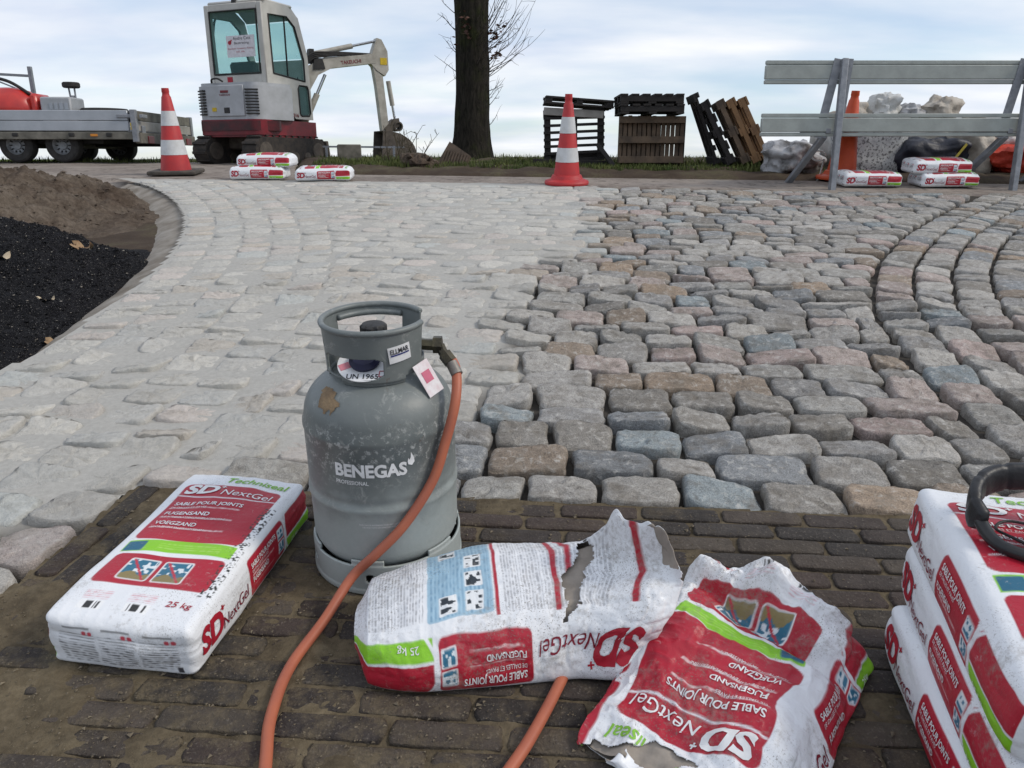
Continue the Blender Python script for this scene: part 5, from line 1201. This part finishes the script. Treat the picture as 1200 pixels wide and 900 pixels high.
# cab: shell with window openings made from frame bars and panels
cab = MB(); SP_ = [(-.36, 1.21), (-.33, 2.33), (-.27, 2.39), (.20, 2.39), (.40, 2.26), (.56, 1.72), (.60, .76), (.20, .76), (-.06, 1.0), (-.14, 1.21)]      # side outline (y, z)
xi = .475
WIN = [(-.22, 1.40), (-.24, 2.22), (.14, 2.24), (.30, 2.12), (.46, 1.66), (.46, 1.34)]
def panel_with_hole(x, outer, hole, name, mat, parent, th=.03):
    import bmesh
    b = bmesh.new()
    for dx_ in (0, 1):
        pass
    from mathutils.geometry import tessellate_polygon
    loops = [[Vector((0, q[0], q[1])) for q in outer]] + [[Vector((0, q[0], q[1])) for q in h_] for h_ in hole]; flat = [v for l in loops for v in l]; tri = tessellate_polygon(loops)
    n = len(flat); V = [(x, v.y, v.z) for v in flat] + [(x - math.copysign(th, x), v.y, v.z) for v in flat]; F = [tuple(t_) for t_ in tri] + [tuple(i + n for i in t_[::-1]) for t_ in tri]; o = 0
    for l in loops:
        m = len(l)
        for k in range(m): F.append((o + k, o + (k + 1) % m, n + o + (k + 1) % m, n + o + k))
        o += m
    q = MB(); q.v = V; q.f = F; return q.build(name, mat, parent)
LOW = [(.30, .84), (.29, 1.22), (.32, 1.27), (.50, 1.27), (.52, 1.22), (.54, .86), (.51, .82), (.33, .81)]
for sx in (-1, 1):
    pn = panel_with_hole(sx * xi, SP_, [WIN, LOW], 'cab_side', m_cab, ex)
    for w_, nm in ((WIN, 'side_window'), (LOW, 'lower_window')):
        c_ = np.mean(w_, 0); MB().prism([(c_[0] + (a - c_[0]) * 1.03, c_[1] + (b - c_[1]) * 1.03) for a, b in w_], sx * (xi - .022), sx * (xi - .014), (1, 2, 0)).build(nm, m_glass, pn)
        pts = [(sx * (xi + .002), a, b) for a, b in w_]; mb = MB(); mb.tube(pts + pts[:1], .013, 6, False); mb.build('window_seal', m_blk, pn)
MB().bar((xi - .012, .10, 1.36), (xi - .012, .10, 2.24), .012, .02).build('window_divider', m_blk, pn)
V, T = text('TB016', .03, .052, 0, 0, .24, 0); mk('lettering', np.stack([0 * V[:, 0] + xi + .006, .02 + V[:, 0], .79 + V[:, 1]], -1), T, m_xred, pn)
for k in range(4): MB().box((xi + .003, .07 + .0 * k, .95 + k * .03), (.01, .09, .014)).build('vent_slat', m_blk, pn)
mb = MB(); mb.box((.533, -.42, .625), (.008, .12, .10)); mb.build('yellow_sticker', m_yel, ex); MB().box((.533, -.27, .615), (.008, .09, .10)).build('white_sticker', m_disc, ex)
# rear wall: frame round the big rear window
yr = -.345
for nm, c_, d_ in (('rear_pillar', (-.435, yr, 1.80), (.085, .05, 1.14)), ('rear_pillar', (.435, yr, 1.80), (.085, .05, 1.14)), ('rear_header', (0, yr, 2.325), (.80, .05, .10)), ('rear_sill', (0, yr, 1.305), (.80, .05, .16))): MB().box(c_, d_, None, .012).build(nm, m_cab, ex, True)
MB().box((0, yr - .008, 1.83), (.80, .006, .90)).build('rear_window', m_glass, ex)
pts = [(-.385, yr - .027, 1.395), (.385, yr - .027, 1.395), (.385, yr - .027, 2.27), (-.385, yr - .027, 2.27)]; mb = MB(); mb.tube(pts + pts[:1], .014, 6, False); mb.build('window_seal', m_blk, ex)
mb = MB(); mb.box((0, .0, 2.40), (.93, .62, .05), None, .02); mb.bar((0, .28, 2.39), (0, .44, 2.25), .88, .05, (0, 0, 1), .01); mb.build('roof', m_cab, ex, True)
MB().bar((0, .42, 2.22), (0, .565, 1.70), .86, .012).build('front_window', m_glass, ex); MB().bar((0, .57, 1.68), (0, .59, .80), .90, .03).build('front_panel', m_cab, ex)
MB().box((0, .1, .775), (.9, .9, .03)).build('cab_floor', m_blk, ex)
mb = MB(); mb.box((0, .0, 1.05), (.46, .46, .12), None, .04); mb.box((0, -.20, 1.32), (.44, .12, .52), Matrix.Rotation(R(8), 3, 'X'), .04); mb.build('seat', m_blk, ex, True)
mb = MB(); mb.bar((-.22, .30, .80), (-.2, .26, 1.42), .03, .03); mb.bar((.22, .30, .80), (.2, .26, 1.42), .03, .03); mb.build('levers', m_blk, ex)
# sign in the rear window
sg_ = MB().box((.10, yr - .030, 1.775), (.46, .006, .30)).build('sign_board', plain('white_board', (.68, .66, .69)), ex)
for (tx_, b_, h_, x_, z_, w_, ink) in (('Andre Cats', 0, .045, -.02, 1.865, .29, m_iblack), ('Bestrating', 0, .035, .0, 1.805, .24, m_iblack), ('Straatwerk - Grondwerk - Riolering', 0, .022, -.11, 1.735, .42, m_ired), ('tel. 06', 0, .022, .02, 1.69, .14, m_ired)):
    V, T = text(tx_, b_, h_, x_, 0, w_, 0); mk('lettering', np.stack([V[:, 0], 0 * V[:, 0] + yr - .0345, z_ + V[:, 1]], -1), T, ink, sg_)
mb = MB(); mb.lathe([(.001, 0), (.03, 0)], 8, (-.075, yr - .0345, 1.83), Matrix.Rotation(R(90), 3, 'X')); mb.box((-.055, yr - .0345, 1.85), (.02, .001, .05), Matrix.Rotation(.6, 3, 'Y')); mb.build('red_emblem', m_ired, sg_)
MB().box((-.13, yr - .030, 1.30), (.085, .006, .10)).build('red_sticker', m_ired, ex)
mb = MB(); mb.tube(spline([(-.50, -.30, 1.30), (-.52, -.27, 1.40), (-.54, -.12, 2.15), (-.50, -.05, 2.28)], 6), .016, 8); mb.build('grab_rail', m_blk, ex, 'all')
mb = MB(); mb.lathe([(.03, 2.42), (.03, 2.46), (.012, 2.50), (.012, 2.75)], 10, (.0, -.27, 0)); mb.box((-.0, -.30, 2.41), (.06, .06, .05)); mb.build('work_lamp_post', m_blk, ex, True)
mb = MB(); mb.tube(spline([(-.20, -.655, 1.24), (-.18, -.67, 1.29), (-.10, -.65, 1.30), (-.06, -.6, 1.26)], 5), .013, 8); mb.build('filler_handle', m_blk, ex, 'all')
# boom, dipper, bucket in the plane of the swung boom (local: u along the boom, z up)
BA = R(-38)            # boom swung towards the camera side
b0 = np.array([.18, .62]); bd = np.array([math.cos(R(90) + BA), math.sin(R(90) + BA)])
def BP_(u, z, s=0.0):
    u = u * .88; return (b0[0] + bd[0] * u + bd[1] * s, b0[1] + bd[1] * u - bd[0] * s, z)
def bplate(poly, th, name, mat, smooth=False, s0=0.0):
    q = MB(); n = len(poly); q.v = [BP_(u, z, s0 - th / 2) for u, z in poly] + [BP_(u, z, s0 + th / 2) for u, z in poly]; q.f = [tuple(range(n))[::-1], tuple(range(n, 2 * n))] + [(k, (k + 1) % n, n + (k + 1) % n, n + k) for k in range(n)]; return q.build(name, mat, ex, smooth)
bplate([(-.12, .55), (.10, .50), (.16, .62), (.12, .95), (-.06, .95)], .20, 'swing_bracket', m_muddy)
bplate([(.0, .78), (.10, .74), (.20, 1.20), (.38, 1.48), (.62, 1.60), (1.40, 1.72), (1.42, 1.84), (1.36, 1.87), (.50, 1.76), (.20, 1.60), (.04, 1.25), (-.04, .86)], .15, 'boom', m_boom)
V, T = text('TAKEUCHI', .02, .055, 0, 0, .36, 0); ca, sa = math.cos(.13), math.sin(.13); Vr = np.stack([.78 + V[:, 0] * ca - V[:, 1] * sa, 1.665 + V[:, 0] * sa + V[:, 1] * ca], -1); mk('lettering', np.array([BP_(u, z, .0775) for u, z in Vr]), T, m_xred, ex)
bplate([(1.34, 1.70), (1.40, 1.62), (1.52, 1.52), (1.60, .62), (1.54, .58), (1.47, .60), (1.40, 1.35), (1.36, 1.62)], .12, 'dipper', m_boom)
bplate([(1.30, 1.72), (1.42, 1.60), (1.56, 1.52), (1.63, 1.62), (1.62, 1.92), (1.52, 2.10), (1.44, 2.12), (1.36, 1.92)], .14, 'dipper_head', m_boom); bplate([(1.48, 1.70), (1.60, 1.70), (1.60, 1.81), (1.48, 1.81)], .004, 'yellow_sticker', m_yel, False, .073)
def cyl(a, b, r1, r2, k, nm):
    A_, B_ = Vector(BP_(*a)), Vector(BP_(*b)); c_ = A_.lerp(B_, k); q = MB(); q.tube([A_, c_], r1, 12); o = q.build(nm, m_boom, ex, True); q = MB(); q.tube([c_, B_], r2, 10); q.build('piston_rod', m_chrome, o, True)
cyl((.30, 1.80), (1.45, 2.08), .042, .022, .62, 'dipper_cylinder'); cyl((.12, .72), (.52, 1.50), .045, .024, .6, 'boom_cylinder'); cyl((1.64, 1.45), (1.74, .80), .036, .02, .62, 'bucket_cylinder')
bplate([(.22, 1.66), (.34, 1.66), (.34, 1.88), (.26, 1.88)], .11, 'cylinder_lug', m_blk); bplate([(.30, 1.56), (.50, 1.58), (.46, 1.74), (.32, 1.74)], .19, 'valve_box', m_blk)
for k in range(4):
    q = MB(); q.tube(spline([BP_(.02 + .02 * k, .85, .09), BP_(.02, 1.30 + .03 * k, .11), BP_(.24, 1.68 + .03 * k, .10), BP_(.55, 1.78 + .02 * k, .09), BP_(1.3, 1.86, .06)], 6), .014, 6); q.build('hydraulic_hose', m_blk, ex, 'all')
bplate([(1.50, .66), (1.58, .56), (1.80, .72), (1.78, .84), (1.68, .82)], .16, 'bucket_link', m_muddy); q = MB(); q.lathe([(.06, -.10), (.085, -.10), (.085, .10), (.06, .10)], 14, (0, 0, 0), Matrix.Rotation(R(90), 3, 'X') @ Matrix.Rotation(0, 3, 'Z')); q.v = [BP_(1.76 + a, .70 + c_, b) for a, b, c_ in q.v]; q.build('link_ring', m_muddy, ex, True)
# bucket: curved shell between two cheeks, opening towards the machine
arc = [(1.42, .62), (1.72, .58), (1.95, .44), (2.04, .24), (1.98, .06), (1.80, -.02), (1.36, .0)]
bw_ = .40; q = MB(); n = len(arc); sp_ = spline(arc, 5); inn = np.array([(a * .96 + 1.68 * .04, b * .94 + .3 * .06) for a, b in sp_]); m = len(sp_)
for s_ in (-bw_, bw_): q.v += [BP_(a, b, s_ * .5) for a, b in sp_] + [BP_(a, b, s_ * .5) for a, b in inn]
for k in range(m - 1): q.f += [(k, k + 1, 2 * m + k + 1, 2 * m + k), (m + k, m + k + 1, 3 * m + k + 1, 3 * m + k), (k, k + 1, m + k + 1, m + k), (2 * m + k, 2 * m + k + 1, 3 * m + k + 1, 3 * m + k)]
q.f += [(0, m, 3 * m, 2 * m), (m - 1, 2 * m - 1, 4 * m - 1, 3 * m - 1)]; bk_ = q.build('bucket', m_muddy, ex, True)
for s_ in (-1, 1):
    q = MB(); pl = [(a, b) for a, b in sp_[::3]] + [tuple(sp_[-1])]; nn_ = len(pl); q.v = [BP_(a, b, s_ * (bw_ / 2 - .008)) for a, b in pl] + [BP_(a, b, s_ * (bw_ / 2 + .008)) for a, b in pl]; q.f = [tuple(range(nn_))[::-1], tuple(range(nn_, 2 * nn_))] + [(k, (k + 1) % nn_, nn_ + (k + 1) % nn_, nn_ + k) for k in range(nn_)]; q.build('cheek', m_muddy, bk_)
for c_ in ex.children:          # the house rides low over the tracks
    if not c_.name.startswith(('track', 'undercarriage', 'dozer')): c_.location.z -= .07
ex.matrix_world = EM @ Matrix.Diagonal((1, 1, .885, 1))
# ================================================================== TRAILER AND LOAD
m_alu = simple('aluminium_sideboard', (.42, .44, .47), (.34, .36, .385), 3, .4, .35, bump=.06)
m_chas = simple('dirty_chassis', (.20, .185, .155), (.09, .085, .07), 6, .8, bump=.3)
m_tyre = simple('dusty_tyre', (.045, .042, .040), (.025, .024, .023), 20, .9, bump=.3)
m_rim = simple('grey_wheel_rim', (.26, .27, .28), (.16, .165, .17), 14, .5, .3, bump=.2)
TG = zb(11.2); tl = thing('flatbed_trailer', 'flatbed trailer with aluminium sideboards and two axles beside the soil heap', 'trailer', Matrix.Translation((-5.12, 11.0, TG)) @ Matrix.Rotation(R(2.0), 4, 'Z'))
LT, WT = 4.6, 2.05; dz = .40
mb = MB(); mb.box((-LT / 2, WT / 2, dz - .02), (LT - .01, WT, .05)); mb.build('deck', m_chas, tl)
for nm, yy in (('side_board', 0.0), ('side_board', WT)):
    for k in range(2): MB().box((-LT / 2 - .03, yy, dz + .075 + k * .135), (LT - .10, .035, .130), None, .006).build(nm, m_alu, tl, True)
MB().box((-LT / 2, -.002, dz - .055), (LT - .02, .06, .09), None, .006).build('side_rail', m_chas, tl)
for k in range(2): MB().box((.0, WT / 2, dz + .075 + k * .135), (.035, WT - .10, .130), None, .006).build('tail_board', m_pg if k == 0 else m_chas, tl, True)
MB().box((.02, WT / 2, dz - .08), (.08, WT, .14), None, .006).build('rear_beam', m_chas, tl)
for yy in (.0, WT): MB().box((.0, yy - .01, dz + .075), (.075, .07, .42), None, .006).build('corner_post', m_galv, tl)
for xx in (-.12, .10): MB().box((xx, -.025 if xx < 0 else .06, dz + .20), (.20 if xx < 0 else .05, .03 if xx < 0 else .16, .045), None, .006).build('latch', m_galv, tl)
MB().box((.03, .18, dz + .03), (.03, .10, .11), None, .01).build('lamp_bracket', m_galv, tl); MB().box((.062, .32, dz - .10), (.02, .20, .10), None, .006).build('tail_lamp', m_xred, tl); MB().box((.062, WT - .3, dz - .10), (.02, .20, .10), None, .006).build('tail_lamp', m_xred, tl)
MB().box((-.55, -.035, dz - .045), (.09, .02, .03)).build('side_marker', plain('amber_lens', (.65, .24, .03)), tl); MB().box((-.02, -.04, dz + .07), (.05, .006, .09)).build('yellow_plate', m_yel, tl)
for k, xx in enumerate((-.35, -.85, -1.6)): MB().box((xx, -.03, dz - .04), (.08, .03, .05), None, .008).build('rope_hook', m_blk, tl)
for xx in (-1.06, -1.68):
    for yy in (.16, WT - .16):
        Mx = Matrix.Rotation(R(90), 3, 'X'); q = MB(); q.lathe([(.125, -.085), (.20, -.09), (.222, -.075), (.228, -.04), (.228, .04), (.222, .075), (.20, .09), (.125, .085)], 36, (xx, yy, .225), Mx); wh = q.build('wheel', m_tyre, tl, True)
        q = MB(); q.lathe([(.001, .05), (.05, .052), (.06, .035), (.10, .04), (.118, .07), (.130, .085), (.130, -.08)], 28, (xx, yy, .225), Mx); q.build('rim', m_rim, wh, True)
        for k in range(10):
            a = k * .628; MB().box((xx + .085 * math.cos(a), yy - .045, .225 + .085 * math.sin(a)), (.026, .02, .014), Matrix.Rotation(-a, 3, 'Y')).build('rim_slot', m_dark, wh)
q = MB()
for xx in (-1.06, -1.68): q.bar((xx, .2, .225), (xx, WT - .2, .225), .07, .07)
q.build('axles', m_chas, tl); MB().bar((-LT, WT / 2, .28), (.0, WT / 2, .28), .12, .12).build('chassis_beam', m_blk, tl); MB().box((-1.37, WT / 2, .30), (1.6, WT - .5, .10)).build('underframe', m_blk, tl)
TLm = Matrix.Translation((-5.12, 11.0, TG)) @ Matrix.Rotation(R(2.0), 4, 'Z')
DK = dz + .006
# red plate compactor on the bed
m_rplast = simple('glossy_red_cover', (.55, .03, .02), (.42, .022, .018), 6, .3, bump=.04, spec=.6)
cp = thing('plate_compactor', 'red domed machine lying on the trailer bed', 'machine', TLm @ Matrix.Translation((-1.92, .55, DK)))
q = MB(); q.lathe([(.001, .60), (.14, .59), (.27, .55), (.36, .46), (.40, .36), (.41, .28), (.40, .26)], 36); q.v = [(x * 1.05, y * .8, z) for x, y, z in q.v]; q.build('cover', m_rplast, cp, True)
q = MB(); q.box((0, 0, .14), (.78, .6, .26), None, .04); q.build('engine_block', m_blk, cp, True); q = MB(); q.box((.42, 0, .34), (.10, .4, .34), None, .03); q.build('end_cap', m_rplast, cp, True)
MB().box((.72, .0, .235), (.42, .4, .46), None, .02).build('fuel_box', m_hood, cp, True)
for k in range(4): MB().box((.66 + .07 * k, -.204, .34), (.045, .008, .09)).build('dial', m_alu, cp)
q = MB(); q.tube(spline([(-.55, -.1, .40), (-.30, -.1, .70), (.05, -.1, .68), (.35, -.1, .50)], 8), .022, 8); q.build('hose', m_blk, cp, 'all')
q = MB(); q.bar((-.30, .1, .35), (-.55, .0, 1.05), .20, .05); q.build('dark_panel', m_blk, cp)
hr = thing('headboard_frame', 'grey steel headboard frame post at the front of the trailer bed', 'frame', TLm @ Matrix.Translation((-1.98, 1.3, DK)))
q = MB(); q.bar((0, 0, -.02), (0, 0, .95), .05, .05); q.build('post', m_galv, hr); q = MB(); q.bar((0, 0, .82), (-1.0, 0, .87), .035, .035); q.bar((0, 0, .55), (-1.0, 0, .95), .02, .02); q.build('rail', m_galv, hr)
sw = thing('spare_tyre', 'black tyre lying flat on the trailer bed behind the tailboard', 'tyre', TLm @ Matrix.Translation((-.72, .75, DK))); q = MB(); q.lathe([(.20, .16), (.30, .15), (.345, .19), (.345, .28), (.30, .33), (.20, .32)], 32); q.build('tyre', m_tyre, sw, True); q = MB(); q.lathe([(.001, .20), (.20, .19), (.20, .30)], 20); q.build('rim', m_rim, sw, True); MB().box((0, 0, .08), (.4, .4, .165)).build('rim_block', m_chas, sw)
jw = thing('jockey_wheel', 'small black jockey wheel on a stem rising from the trailer bed', 'wheel', TLm @ Matrix.Translation((-1.08, .62, DK))); q = MB(); q.lathe([(.001, .60), (.10, .60), (.115, .615), (.115, .66), (.10, .675), (.001, .675)], 24); q.build('wheel', m_tyre, jw, True); q = MB(); q.tube([(0, 0, -.01), (0, 0, .5)], .03, 8); q.tube([(-.03, 0, .46), (-.04, 0, .62)], .012, 6); q.tube([(.04, 0, .46), (.04, 0, .62)], .012, 6); q.build('stem', m_galv, jw)
# fence wire behind the verge
fw = thing('wire_fence', 'low grey rail fence behind the concrete block', 'fence', Matrix.Identity(4))
for xx in (-2.75, -2.35, -1.75): MB().bar((xx, 11.9, zb(11.9) - .05), (xx, 11.9, zb(11.9) + .22), .03, .03).build('post', m_galv, fw)
MB().bar((-2.9, 11.9, zb(11.9) + .21), (-1.6, 11.9, zb(11.9) + .20), .025, .025).build('rail', m_galv, fw)
